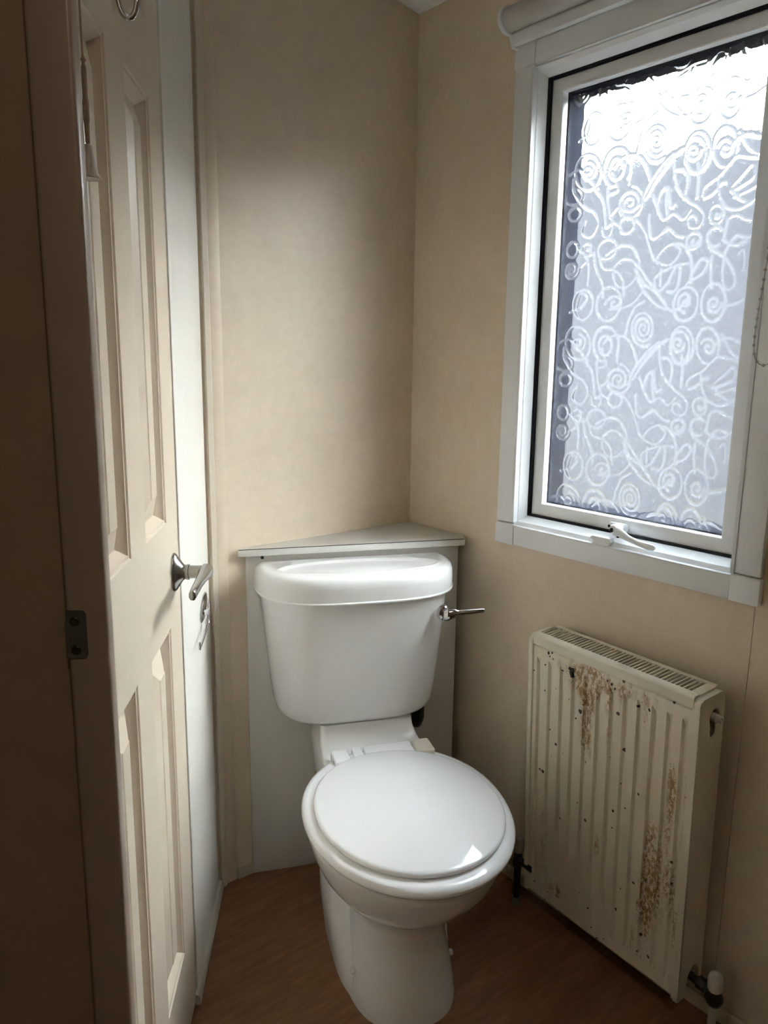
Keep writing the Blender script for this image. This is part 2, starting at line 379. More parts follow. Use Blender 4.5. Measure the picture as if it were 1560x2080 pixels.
# partition with the doorway the room is seen through, and the unlit passage
pf = empty('wall_front', LW, **ST)
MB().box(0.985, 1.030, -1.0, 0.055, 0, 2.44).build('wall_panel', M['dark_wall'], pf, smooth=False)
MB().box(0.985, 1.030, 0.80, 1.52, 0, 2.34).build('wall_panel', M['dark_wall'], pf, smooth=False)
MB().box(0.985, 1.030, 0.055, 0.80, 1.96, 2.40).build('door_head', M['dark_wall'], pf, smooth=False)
d2 = empty('door_2', LW, **ST)
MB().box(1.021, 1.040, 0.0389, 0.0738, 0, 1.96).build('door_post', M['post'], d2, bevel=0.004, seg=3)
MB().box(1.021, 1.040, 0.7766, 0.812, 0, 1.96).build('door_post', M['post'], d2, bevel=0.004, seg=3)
hall = empty('wall_hall', LW, **ST)
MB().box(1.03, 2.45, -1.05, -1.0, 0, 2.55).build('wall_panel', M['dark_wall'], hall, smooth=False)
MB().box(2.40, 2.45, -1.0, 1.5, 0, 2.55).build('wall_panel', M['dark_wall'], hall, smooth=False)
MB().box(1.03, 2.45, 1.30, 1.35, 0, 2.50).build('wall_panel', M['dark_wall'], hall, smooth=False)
# strike plate on the post
sp = MB()
zc, oc, hw, hh = 1.0248, 0.0478, 0.0085, 0.0215
cn = []
for sx, sz in ((1, 1), (-1, 1), (-1, -1), (1, -1)):
    rr = 0.004 if sx > 0 else 0.001
    a0 = {(1, 1): 0, (-1, 1): 90, (-1, -1): 180, (1, -1): 270}[(sx, sz)]
    for a in np.linspace(a0, a0 + 90, 5): cn.append((oc + sx * (hw - rr) + rr * math.cos(R(a)), zc + sz * (hh - rr) + rr * math.sin(R(a))))
sp.prism(cn, 'x', 1.0395, 1.0412)
so = sp.build('strike_plate', M['dull_metal'], d2, smooth=False, label='dull metal strike plate with two screws')
for dz in (0.0118, -0.0140):
    MB().lathe([(0.0042, 0), (0.0042, .0004), (0.0030, .0011), (0.0008, .0006)], (1.0411, oc - .0012, zc + dz), (1, 0, 0), 16).build('screw', M['dark_metal'], so)

# ------------------------------------------------------------------ panelled door in the left wall
door = empty('door_1', LW, **ST)
S0, S1, DZ1, TH = 0.3395, 0.900, 1.930, 0.036
PANELS = [(0.430, 0.5745, 0.185, 0.812), (0.661, 0.8055, 0.185, 0.812), (0.430, 0.5745, 0.992, 1.6335), (0.661, 0.8055, 0.992, 1.6335),
          (0.430, 0.5745, 1.738, 1.86), (0.661, 0.8055, 1.738, 1.86)]
def rect(p, i, d): return [(p[0] + i, d, p[2] + i), (p[1] - i, d, p[2] + i), (p[1] - i, d, p[3] - i), (p[0] + i, d, p[3] - i)]
leaf = MB()
ss = sorted({S0, S1} | {p[0] for p in PANELS} | {p[1] for p in PANELS}); zs = sorted({0.006, DZ1} | {p[2] for p in PANELS} | {p[3] for p in PANELS})
idx = {}
def vid(a, c):
    if (a, c) not in idx: idx[(a, c)] = len(leaf.v); leaf.v.append((a, 0.0, c))
    return idx[(a, c)]
for i in range(len(ss) - 1):
    for j in range(len(zs) - 1):
        ms, mz = (ss[i] + ss[i + 1]) / 2, (zs[j] + zs[j + 1]) / 2
        if any(p[0] < ms < p[1] and p[2] < mz < p[3] for p in PANELS): continue
        leaf.f.append((vid(ss[i], zs[j]), vid(ss[i + 1], zs[j]), vid(ss[i + 1], zs[j + 1]), vid(ss[i], zs[j + 1])))
k = len(leaf.v)
leaf.add([(S0, 0, .006), (S1, 0, .006), (S1, 0, DZ1), (S0, 0, DZ1), (S0, -TH, .006), (S1, -TH, .006), (S1, -TH, DZ1), (S0, -TH, DZ1)],
         [(0, 4, 5, 1), (1, 5, 6, 2), (2, 6, 7, 3), (3, 7, 4, 0), (4, 7, 6, 5)])
leaf.build('door_leaf', M['door'], door, smooth=False)
for p in PANELS:
    pb = MB(); sm = min(p[1] - p[0], p[3] - p[2]) < 0.13
    st = [(0, 0), (0.002, -.0025), (0.006, -.0025), (0.0075, -.0055), (0.0135, -.0120), (0.0165, -.0170), (0.0190, -.0170), (0.0200, -.0160), (0.054, -.0025), (0.0555, -.0010)]
    pb.loft([rect(p, i, d) for i, d in st], cap0=False)
    pb.build('door_panel', M['door'], door, angle=20)
# lever handle: oval rose, neck, lever
hb = empty('door_handle', Matrix.Identity(4)); hb.parent = door
hs, hz = 0.391, 0.8985
r = MB()
def oval(k, o): return [(hs + 0.0215 * k * math.cos(a), o, hz + 0.0335 * k * math.sin(a)) for a in np.linspace(0, 2 * math.pi, 40, endpoint=False)]
def circ(rad, o, cs=hs, cz=hz): return [(cs + rad * math.cos(a), o, cz + rad * math.sin(a)) for a in np.linspace(0, 2 * math.pi, 40, endpoint=False)]
r.loft([oval(1, 0.0005), oval(1, .003), oval(.93, .006), oval(.74, .010), circ(.0145, .0165), circ(.0125, .020), circ(.0125, .0225), circ(.0135, .023), circ(.0135, .0265), circ(.011, .0268)])
r.build('rose', M['satin'], hb)
MB().lathe([(.0015, 0), (.0042, .0003), (.0042, .002), (.002, .0022)], (hs + .004, .0115, hz - .013), (0.15, 1, -0.5), 12).build('screw', M['dark_metal'], hb)
r = MB(); r.tube([(hs, .026, hz), (hs, .058, hz)], .0112, 20); r.build('stem', M['satin'], hb)
lv = MB()
def oct_ring(s, z, o, w, h):
    return [(s, o + w * a, z + h * c) for a, c in ((1, .45), (.5, 1), (-.5, 1), (-1, .45), (-1, -.45), (-.5, -1), (.5, -1), (1, -.45))]
path = [(hs - .014, .000, .0095, .0095), (hs - .012, 0, .0108, .0112), (hs + .014, 0, .0108, .0112), (hs + .035, .0005, .0085, .0092), (hs + .075, .001, .0068, .0085), (hs + .118, .0, .0060, .0085), (hs + .134, -.0005, .0055, .0082), (hs + .136, -.0005, .0045, .007)]
lv.loft([oct_ring(s, hz + dz, .0545, w, h) for s, dz, w, h in path])
lv.build('lever', M['satin'], hb, bevel=0.001, angle=28)
r = MB(); r.lathe([(.0078, 0), (.0078, .006), (.0066, .0075), (.0045, .0085)], (hs - .011, .0545, hz), (-1, 0, 0.0), 20); r.build('end_cap', M['chrome'], hb)
# robe hook: chrome loop standing out of the door
hk = MB(); pts = [(0.602, .002, 1.712), (0.602, .0045, 1.695), (.602, .009, 1.679), (.602, .0165, 1.6725), (.602, .0235, 1.677), (.602, .0275, 1.690), (.602, .0275, 1.704)]
hk.tube(catmull(pts, 6), .0040, 14); hk.lathe([(.014, .0003), (.014, .003), (.010, .0045)], (0.602, 0, 1.718), (0, 1, 0), 24)
hk.build('robe_hook', M['chrome'], door)

# ------------------------------------------------------------------ window
win = empty('window_1', Matrix.Identity(4), **ST)
def frame4(name, mt, o, i, prof, parent, bev=0.0):
    """mitred frame: o=(y0,y1,z0,z1) outer, i inner; prof list of (t, X): t 0 outer .. 1 inner"""
    def ring(t, X):
        y0 = o[0] + (i[0] - o[0]) * t; y1 = o[1] + (i[1] - o[1]) * t; z0 = o[2] + (i[2] - o[2]) * t; z1 = o[3] + (i[3] - o[3]) * t
        return [(X, y0, z0), (X, y1, z0), (X, y1, z1), (X, y0, z1)]
    for k_ in range(4):       # four mitred sides of their own
        b = MB(); sec = []
        for t, X in prof:
            q_ = ring(t, X); sec.append((q_[k_], q_[(k_ + 1) % 4]))
        b.loft([[a for a, _ in sec], [c for _, c in sec]])
        b.build(name, mt, parent, bevel=bev, angle=25)
TF = XW - 0.014                               # front of the cover trim
ty0, ty1, tz0, tz1 = 0.594, 1.2113, 0.8445, 1.905
iy0, iy1, iz0, iz1 = 0.646, 1.160, 0.8895, 1.8545
# cover trim: four strips, four corner blocks, bright inner bead
for nm, bx in (('trim_strip', (TF, XW, ty1 - .051, ty1, tz0 + .051, tz1 - .051)), ('trim_strip', (TF, XW, ty0, ty0 + .051, tz0 + .051, tz1 - .051)),
               ('trim_strip', (TF, XW, ty0 + .053, ty1 - .053, tz0, iz0 - .0015)), ('trim_strip', (TF, XW, ty0 + .053, ty1 - .053, iz1, tz1))):
    MB().box(*bx).build(nm, M['pvc'], win, bevel=0.0018)
for (y0, y1, z0, z1) in ((ty1 - .0525, ty1 + .0016, tz0 - .0012, tz0 + .0475), (ty0 - .0016, ty0 + .0525, tz0 - .0012, tz0 + .0475), (ty1 - .0525, ty1 + .0016, tz1 - .050, tz1 + .001), (ty0 - .0016, ty0 + .0525, tz1 - .050, tz1 + .001)):
    MB().box(TF - .0016, XW, y0, y1, z0, z1).build('corner_block', M['pvc'], win, bevel=0.0018)
for bx in ((TF - .002, XW, iy1 - .0015, iy1 + .006, iz0 + .008, iz1 - .006), (TF - .002, XW, iy0 - .006, iy0 + .0015, iz0 + .004, iz1), (TF - .003, XW, iy0, iy1 - .001, iz0 - .0015, iz0 + .0012), (TF - .001, XW, iy0, iy1, iz1 - .002, iz1 + .001)):
    MB().box(*bx).build('trim_bead', M['pvc_light'], win, bevel=0.001)
# fixed frame, gasket, sash, glazing bead
FO = (0.641, 1.1655, 0.8865, 1.8525); FI = (0.659, 1.148, 0.9112, 1.8327)
frame4('frame_side', M['pvc'], FO, FI, [(0, 1.3265), (0.12, 1.3255), (0.50, 1.3315), (0.53, 1.3335), (0.95, 1.3485), (1.0, 1.3500), (1.0, 1.372), (0, 1.372)], win)
GI = (0.6605, 1.1465, 0.9127, 1.8312)
frame4('gasket', M['gasket'], (0.6593, 1.1477, 0.9115, 1.8324), (0.664, 1.143, 0.9155, 1.8285), [(0, 1.3512), (1, 1.3540), (1, 1.372), (0, 1.372)], win)
SO = (0.6628, 1.1442, 0.9147, 1.8292); SI = (0.6905, 1.1170, 0.9410, 1.8045)
frame4('sash_side', M['pvc'], SO, SI, [(0, 1.3630), (0.05, 1.3612), (0.93, 1.3608), (1, 1.3614), (1, 1.395), (0, 1.395)], win)
GL = (0.6930, 1.1142, 0.9435, 1.8020)
frame4('glazing_bead', M['pvc_light'], SI, GL, [(0, 1.3616), (0.5, 1.3622), (1, 1.3660), (1, 1.3765), (0, 1.3765)], win)
frame4('spacer', M['spacer'], SI, (GL[0] + .003, GL[1] - .003, GL[2] + .003, GL[3] - .003), [(0, 1.3795), (1, 1.3795), (1, 1.429), (0, 1.429)], win)
for X in (1.3785, 1.4075):
    b = MB(); b.add([(X, SI[0], SI[2]), (X, SI[1], SI[2]), (X, SI[1], SI[3]), (X, SI[0], SI[3])], [(0, 1, 2, 3)])
    b.build('glass_pane', M['glass'], win, smooth=False)
frame4('frame_side', M['pvc'], (0.630, 1.176, 0.876, 1.863), (SI[0] - .001, SI[1] + .001, SI[2] - .001, SI[3] + .001), [(0, 1.396), (1, 1.396), (1, 1.425), (0, 1.425)], win)
# embossed privacy film: relief height field with ragged edges
CURVES = json.loads('''[[[92,1301],[93,1294],[93,1287],[91,1280],[88,1273],[83,1268],[76,1265],[69,1263],[62,1264],[56,1266],[49,1269],[44,1273],[39,1278],[35,1284],[32,1291],[30,1298],[30,1305],[31,1312],[33,1319],[38,1324],[43,1329],[50,1331],[57,1332],[64,1331],[71,1328],[77,1324],[82,1319],[86,1314],[90,1307],[92,1301]],[[62,1317],[69,1315],[75,1311],[79,1305],[80,1298],[79,1291],[74,1286],[68,1283],[61,1284],[55,1288],[52,1295],[53,1302],[58,1306],[65,1306],[70,1301],[68,1294],[62,1295]],[[13,1298],[20,1301],[27,1304],[34,1306],[41,1305],[48,1302],[54,1298],[59,1293],[64,1288],[69,1282],[74,1277],[79,1271],[84,1266],[89,1261]],[[27,1290],[27,1283],[27,1276],[28,1269],[31,1262],[35,1257],[40,1251],[45,1246],[49,1240],[54,1235],[60,1231],[66,1227],[73,1224],[79,1222],[84,1217],[88,1211],[92,1204],[94,1198],[94,1191],[91,1184],[88,1178],[83,1173],[76,1170],[69,1172],[63,1174],[57,1179],[55,1185],[58,1192],[61,1199],[64,1205]],[[119,1262],[114,1267],[109,1273],[106,1279],[103,1286],[102,1293],[101,1300],[102,1307],[105,1314],[108,1321],[113,1326],[120,1329],[127,1331],[134,1330],[141,1328],[147,1324],[152,1319],[156,1313],[159,1306],[161,1299],[162,1292],[161,1285],[160,1278],[157,1271]],[[146,1293],[146,1286],[143,1279],[138,1275],[131,1273],[125,1275],[119,1280],[116,1286],[114,1293],[115,1300],[118,1307],[123,1312],[129,1313],[136,1311],[141,1306],[145,1300],[146,1293]],[[124,1295],[129,1300],[134,1305],[140,1309],[147,1312],[154,1313],[161,1313],[168,1312],[175,1310],[181,1306],[186,1302],[191,1296],[195,1290],[198,1284],[201,1278],[204,1271],[206,1264],[208,1257]],[[161,1309],[162,1302],[162,1295],[163,1288],[163,1281],[162,1273],[161,1266],[161,1259]],[[121,1289],[125,1282],[129,1275],[132,1267],[135,1259],[137,1251]],[[233,1295],[226,1292],[219,1291],[212,1293],[206,1296],[201,1300],[197,1306],[193,1312],[191,1319],[190,1326],[190,1333],[192,1340],[195,1346],[200,1351],[206,1354],[213,1355],[220,1353],[226,1349],[231,1344],[234,1338],[236,1331],[237,1324],[237,1317],[234,1311],[230,1305],[224,1302],[217,1301],[210,1304],[205,1308],[201,1314],[199,1321],[198,1328],[199,1335],[203,1341],[209,1344],[216,1345],[222,1341],[226,1336],[229,1330],[229,1323],[227,1316],[222,1312],[215,1312],[209,1316],[207,1322],[207,1329],[211,1335],[218,1334],[221,1328],[220,1322],[214,1323]],[[325,1292],[325,1285],[324,1278],[322,1271],[318,1265],[313,1260],[307,1258],[299,1258],[293,1261],[288,1266],[284,1272],[281,1278],[278,1285],[277,1292],[277,1299],[278,1307],[280,1313],[284,1320],[289,1324],[295,1327],[303,1326],[309,1323],[314,1318],[318,1313],[321,1306],[324,1299],[325,1292]],[[317,1289],[317,1282],[316,1274],[313,1268],[309,1262],[303,1259],[296,1259],[290,1263],[285,1269],[282,1275],[279,1282],[278,1289],[278,1296],[279,1303],[282,1310],[286,1316],[292,1319],[299,1318],[305,1314],[310,1309],[314,1303],[316,1296],[317,1289]],[[307,1296],[306,1289],[302,1283],[295,1281],[288,1284],[284,1289],[283,1297],[285,1303],[292,1306],[298,1302],[299,1295],[295,1291],[291,1296]],[[200,1225],[204,1231],[208,1238],[212,1244],[216,1250],[221,1255],[225,1261],[230,1266],[235,1272],[240,1277],[245,1283],[250,1288],[255,1294],[260,1299],[266,1303],[273,1304],[281,1304]],[[206,1232],[209,1239],[213,1245],[216,1252],[220,1258],[225,1264],[229,1270],[234,1276],[239,1281],[244,1287],[250,1291],[257,1295],[263,1298],[270,1301]],[[196,1230],[198,1236],[201,1243],[204,1249],[208,1255],[212,1261],[217,1266],[222,1272],[226,1277],[231,1282],[237,1287],[242,1291],[248,1295],[254,1299]],[[375,1292],[375,1285],[374,1277],[372,1271],[368,1265],[362,1260],[355,1259],[348,1261],[342,1266],[338,1272],[334,1278],[332,1285],[331,1292],[331,1299],[332,1306],[334,1313],[338,1319],[344,1324],[351,1325],[358,1322],[363,1318],[368,1312],[371,1306],[374,1299],[375,1292]],[[340,1295],[343,1301],[349,1304],[356,1304],[362,1299],[365,1293],[365,1286],[362,1280],[356,1278],[350,1282],[348,1289],[352,1294],[357,1289]],[[363,1289],[368,1294],[373,1300],[379,1303],[386,1305],[394,1305],[401,1303],[407,1300],[414,1297]],[[377,1313],[381,1306],[385,1300],[389,1293],[393,1287],[398,1281],[404,1276],[410,1272],[417,1269]],[[169,1256],[176,1254],[182,1250],[187,1245],[191,1240],[194,1233],[195,1226],[195,1219],[193,1212],[189,1206],[184,1201],[178,1198],[171,1196],[164,1197],[158,1199],[152,1203],[147,1208],[144,1214],[143,1221],[143,1228],[145,1235],[150,1241],[156,1244],[162,1246],[169,1245],[176,1242],[181,1237],[184,1231],[185,1224],[183,1217],[179,1211],[173,1208],[166,1208],[160,1211],[155,1216],[153,1223],[155,1229],[160,1234],[167,1234],[173,1230],[174,1224],[170,1219],[164,1221]],[[122,1204],[127,1209],[133,1214],[138,1219],[145,1220],[150,1215],[155,1211],[163,1211],[170,1212],[177,1213],[184,1215],[190,1218],[196,1222]],[[216,1233],[218,1226],[221,1220],[224,1213],[227,1207],[230,1200],[234,1194],[238,1188],[243,1184],[250,1186],[256,1190],[262,1193],[269,1190],[274,1185],[279,1180],[285,1180],[291,1185],[295,1191],[299,1197]],[[226,1208],[228,1216],[229,1223],[231,1230],[235,1237],[240,1242],[247,1242],[248,1234],[249,1227],[250,1219],[253,1212],[255,1205],[261,1204],[265,1210]],[[243,1241],[244,1233],[244,1226],[245,1219],[246,1211],[247,1204],[249,1197],[250,1190]],[[255,1289],[255,1282],[256,1275],[257,1268],[258,1261],[260,1254],[262,1248],[264,1241],[268,1235],[272,1229],[276,1224],[282,1219],[287,1215],[292,1210],[298,1206],[304,1203],[310,1199],[315,1194],[320,1189],[323,1183],[323,1176],[321,1169],[317,1163],[311,1161],[304,1162],[298,1164],[293,1170],[292,1176],[295,1182],[301,1185],[307,1181],[311,1176]],[[261,1270],[268,1269],[275,1268],[280,1263],[284,1257],[285,1250],[286,1243],[285,1236],[284,1229],[282,1222],[281,1215]],[[303,1275],[304,1267],[305,1260],[306,1252],[307,1244],[307,1237],[307,1229],[307,1221],[307,1214]],[[179,1185],[178,1178],[173,1172],[167,1169],[159,1169],[153,1171],[148,1177],[146,1183],[147,1190],[151,1196],[157,1199],[165,1200],[171,1197],[176,1192],[179,1185]],[[181,1194],[186,1189],[191,1184],[195,1179],[200,1173],[203,1167],[207,1161],[210,1154],[212,1148],[215,1141],[218,1135],[220,1128],[223,1122],[227,1116],[232,1111]],[[211,1198],[211,1191],[211,1184],[212,1176],[213,1169],[214,1163],[217,1156],[223,1152],[230,1153],[236,1156],[241,1161],[246,1166],[252,1170],[258,1166],[262,1161],[267,1156],[274,1153],[280,1150],[287,1148]],[[242,1159],[249,1163],[256,1166],[263,1162],[268,1156],[274,1151],[282,1150],[290,1149]],[[362,1181],[361,1173],[357,1167],[351,1164],[344,1165],[338,1169],[335,1176],[334,1183],[336,1190],[341,1195],[348,1197],[355,1194],[359,1188],[362,1181]],[[357,1181],[353,1174],[346,1175],[346,1182],[350,1180]],[[318,1216],[318,1224],[321,1230],[327,1234],[334,1238],[340,1241],[347,1245],[352,1249],[357,1255],[362,1260],[367,1266],[373,1271],[380,1273],[387,1271],[394,1269],[401,1267],[408,1266],[415,1264]],[[321,1212],[328,1213],[334,1215],[340,1219],[345,1224],[350,1230],[355,1234],[361,1232]],[[345,1245],[345,1238],[346,1230],[347,1223],[349,1216],[351,1209],[355,1203],[359,1197],[364,1191],[371,1188],[378,1185],[385,1184],[392,1185],[399,1188],[406,1191],[412,1195],[417,1201],[421,1207]],[[372,1223],[377,1228],[383,1233],[388,1238],[393,1243],[398,1248],[403,1254],[409,1253],[410,1246],[410,1238],[408,1231],[402,1228],[395,1225],[389,1222],[382,1219],[375,1216]],[[370,1218],[376,1213],[381,1207],[387,1202],[394,1198],[401,1195],[409,1192]],[[376,1205],[384,1207],[391,1209],[398,1211],[406,1214],[413,1217],[420,1220]],[[83,1261],[88,1256],[93,1251],[98,1246],[101,1240],[104,1233],[106,1227],[107,1220],[109,1213],[110,1206],[111,1199],[112,1192],[113,1185],[119,1185],[124,1190],[129,1194],[129,1187],[129,1180],[127,1174],[124,1167],[117,1166],[111,1168],[107,1174],[105,1181],[104,1188]],[[111,1261],[112,1254],[113,1247],[114,1240],[115,1233],[116,1226],[118,1219],[120,1212],[122,1205],[126,1199],[131,1194],[136,1190],[143,1186],[149,1182]],[[53,1221],[51,1214],[45,1209],[38,1207],[31,1207],[24,1210],[20,1216],[19,1223],[23,1229],[30,1233],[37,1234],[44,1232],[50,1227],[53,1221]],[[24,1271],[31,1271],[38,1270],[44,1266],[50,1262],[53,1255],[52,1248],[47,1243],[41,1240],[34,1239],[27,1239],[20,1241],[13,1245]],[[117,1261],[125,1262],[133,1263]],[[119,1248],[126,1249],[134,1250]],[[49,1150],[48,1143],[45,1138],[39,1134],[32,1134],[25,1137],[21,1142],[19,1148],[20,1155],[24,1161],[30,1164],[36,1165],[43,1162],[47,1157],[49,1150]],[[90,1141],[85,1136],[78,1134],[71,1134],[64,1137],[60,1143],[59,1150],[63,1156],[70,1159],[77,1157],[81,1151],[77,1145],[71,1147]],[[143,1144],[142,1137],[138,1131],[132,1127],[125,1124],[118,1124],[111,1125],[105,1129],[100,1134],[98,1141],[99,1148],[103,1154],[108,1159],[115,1161],[123,1162],[130,1160],[136,1156],[141,1151],[143,1144]],[[55,1110],[54,1103],[50,1097],[44,1093],[37,1091],[30,1092],[24,1096],[20,1102],[20,1109],[23,1115],[28,1120],[35,1121],[42,1119],[46,1113],[46,1106],[42,1101],[35,1099],[29,1103],[29,1109],[34,1113],[38,1108]],[[48,1150],[54,1146],[60,1142],[65,1137],[70,1131],[73,1124],[76,1117],[77,1110],[78,1103],[78,1095],[78,1088],[77,1081],[77,1073]],[[89,1139],[89,1132],[90,1124],[92,1117],[94,1110],[97,1103],[101,1097],[105,1090],[109,1084],[113,1077],[115,1070],[116,1062],[117,1055],[118,1048]],[[103,1127],[105,1120],[108,1113],[113,1107],[119,1104],[127,1103],[134,1102],[141,1100],[148,1096],[153,1092],[158,1086],[162,1079],[163,1072],[165,1065],[166,1058],[167,1050]],[[52,1109],[59,1113],[66,1118],[71,1123],[75,1130],[78,1137],[82,1144]],[[118,1131],[124,1134],[130,1138],[137,1141],[143,1144],[150,1146],[157,1147],[164,1146],[171,1145],[177,1142],[182,1137],[187,1131],[190,1125],[194,1119],[196,1112],[197,1106]],[[139,1106],[144,1111],[150,1116],[156,1120],[163,1121],[171,1120],[178,1117],[184,1113],[189,1108],[195,1103]],[[137,1095],[139,1088],[142,1080],[145,1074],[151,1068],[158,1066],[166,1066],[173,1067],[180,1071],[185,1076],[190,1082]],[[189,1100],[193,1093],[197,1087],[201,1081],[205,1075],[210,1070],[217,1065],[223,1062],[230,1058],[235,1054],[241,1049],[246,1043],[251,1038],[256,1032],[261,1026],[265,1021]],[[194,1105],[199,1099],[204,1094],[209,1088],[213,1082],[218,1077],[223,1071],[229,1066],[234,1060],[239,1055],[244,1049],[248,1043],[253,1037],[258,1031],[262,1026]],[[193,1087],[196,1080],[200,1074],[204,1067],[208,1061],[212,1055],[217,1050],[223,1044],[228,1039],[234,1034],[240,1030],[246,1026],[253,1023],[260,1020]],[[232,1111],[236,1117],[240,1123],[245,1128],[250,1133],[256,1136],[263,1139],[270,1139],[277,1138],[284,1136],[290,1132],[295,1127],[299,1122],[303,1115],[305,1109],[307,1102],[308,1095],[309,1088],[309,1080],[308,1073],[308,1066]],[[235,1109],[242,1106],[249,1103],[256,1101],[263,1101],[270,1105],[275,1110],[279,1116],[283,1123],[282,1129],[276,1133],[269,1137]],[[232,1078],[237,1083],[243,1087],[250,1091],[257,1093],[264,1096],[271,1098],[278,1100],[285,1101],[293,1101],[300,1101],[307,1101]],[[232,1076],[234,1068],[236,1061],[239,1054],[246,1055],[252,1059],[257,1064],[262,1070],[265,1077],[269,1084],[272,1091],[275,1097]],[[260,1053],[267,1052],[274,1051],[280,1055],[283,1062],[284,1069],[285,1076],[285,1084],[285,1091],[283,1098]],[[309,1084],[313,1090],[317,1096],[321,1102],[326,1107],[333,1107],[339,1102],[338,1095],[335,1088],[331,1082],[325,1077],[319,1074],[312,1072],[305,1068],[300,1063],[295,1057]],[[245,1095],[245,1086],[245,1078],[246,1070],[246,1062]],[[322,1140],[321,1134],[317,1128],[311,1125],[304,1125],[298,1129],[294,1135],[293,1142],[296,1148],[301,1153],[308,1154],[315,1152],[320,1147],[322,1140]],[[317,1139],[313,1132],[306,1131],[302,1138],[308,1143],[308,1137]],[[358,1129],[351,1126],[344,1127],[338,1131],[334,1138],[333,1145],[336,1152],[342,1157],[349,1159],[356,1157],[362,1152]],[[335,1137],[338,1130],[342,1124],[347,1119],[353,1116],[359,1113],[365,1109],[370,1105],[375,1099],[379,1094],[384,1088],[387,1082],[390,1076],[392,1069],[393,1062],[392,1056],[388,1050],[381,1049],[376,1053],[372,1059],[370,1066],[369,1073],[368,1080],[368,1087],[368,1094],[368,1101],[369,1108],[370,1115],[373,1121],[376,1127],[380,1133],[384,1138],[390,1141],[397,1139],[403,1136],[410,1136],[417,1138]],[[346,1111],[345,1104],[345,1097],[345,1090],[346,1083],[347,1075],[348,1068],[350,1061],[351,1054]],[[366,1139],[366,1146],[367,1154],[368,1161],[369,1168],[374,1173],[381,1175],[388,1175],[394,1171],[400,1167],[407,1165],[414,1163]],[[394,1106],[397,1113],[403,1116],[405,1109],[406,1102],[407,1094],[407,1087],[406,1080]],[[363,1137],[370,1132],[377,1128],[385,1125],[393,1125],[400,1128],[408,1131]],[[93,1039],[93,1032],[92,1025],[89,1018],[85,1013],[79,1008],[72,1006],[65,1006],[58,1009],[53,1014],[49,1020],[47,1027],[45,1034],[45,1041],[47,1048],[50,1054],[54,1060],[60,1065],[66,1067],[74,1067],[80,1064],[86,1059],[90,1053],[92,1046],[93,1039]],[[53,1029],[55,1036],[57,1043],[59,1050],[62,1057],[66,1061],[73,1058],[77,1053],[78,1046],[73,1040],[68,1035],[63,1030]],[[36,1021],[43,1023],[50,1025],[57,1027]],[[161,1039],[161,1032],[159,1025],[157,1019],[153,1013],[148,1008],[142,1004],[135,1002],[128,1002],[121,1004],[115,1008],[110,1013],[106,1018],[104,1025],[103,1032],[103,1039],[104,1046],[107,1052],[111,1058],[116,1063],[122,1067],[128,1069],[135,1069],[142,1067],[148,1063],[153,1058],[157,1052],[160,1046],[161,1039]],[[123,1034],[125,1041],[130,1046],[136,1049],[143,1050],[150,1050],[156,1046],[159,1040],[157,1034],[151,1030],[144,1029],[138,1032],[139,1039],[146,1039]],[[133,1025],[140,1025],[147,1025],[154,1025],[161,1026],[168,1027],[175,1029],[182,1031],[188,1034],[194,1039],[199,1044],[203,1049],[208,1055]],[[326,1032],[326,1024],[325,1018],[323,1011],[319,1005],[313,1001],[307,998],[300,997],[293,999],[287,1003],[283,1008],[280,1015],[278,1021],[277,1028],[278,1035],[280,1042],[283,1048],[287,1054],[293,1057],[300,1059],[307,1058],[313,1055],[319,1051],[323,1045],[325,1038],[326,1032]],[[302,1013],[295,1015],[290,1020],[287,1026],[287,1033],[288,1040],[293,1045],[300,1047],[306,1044],[309,1038],[309,1031],[305,1025],[298,1026],[296,1032],[300,1036]],[[265,1021],[272,1018],[279,1016],[286,1020],[292,1024],[297,1029],[303,1034],[308,1039]],[[379,1031],[379,1024],[378,1017],[376,1010],[373,1003],[368,998],[362,995],[354,994],[348,997],[342,1002],[338,1008],[335,1014],[334,1021],[333,1028],[333,1036],[335,1043],[337,1049],[341,1056],[347,1060],[354,1062],[361,1061],[367,1057],[372,1052],[375,1045],[378,1038],[379,1031]],[[372,1028],[371,1021],[367,1014],[361,1011],[354,1012],[349,1017],[347,1024],[348,1031],[354,1036],[361,1035],[364,1029],[363,1022],[356,1021],[356,1027]],[[375,1021],[382,1022],[390,1023],[397,1024],[404,1027],[411,1031],[418,1034]],[[175,969],[176,976],[178,983],[179,990],[180,997],[182,1003],[185,1010],[188,1017],[191,1023],[196,1028],[202,1032],[208,1035],[215,1038]]]''')
YL = 1.114
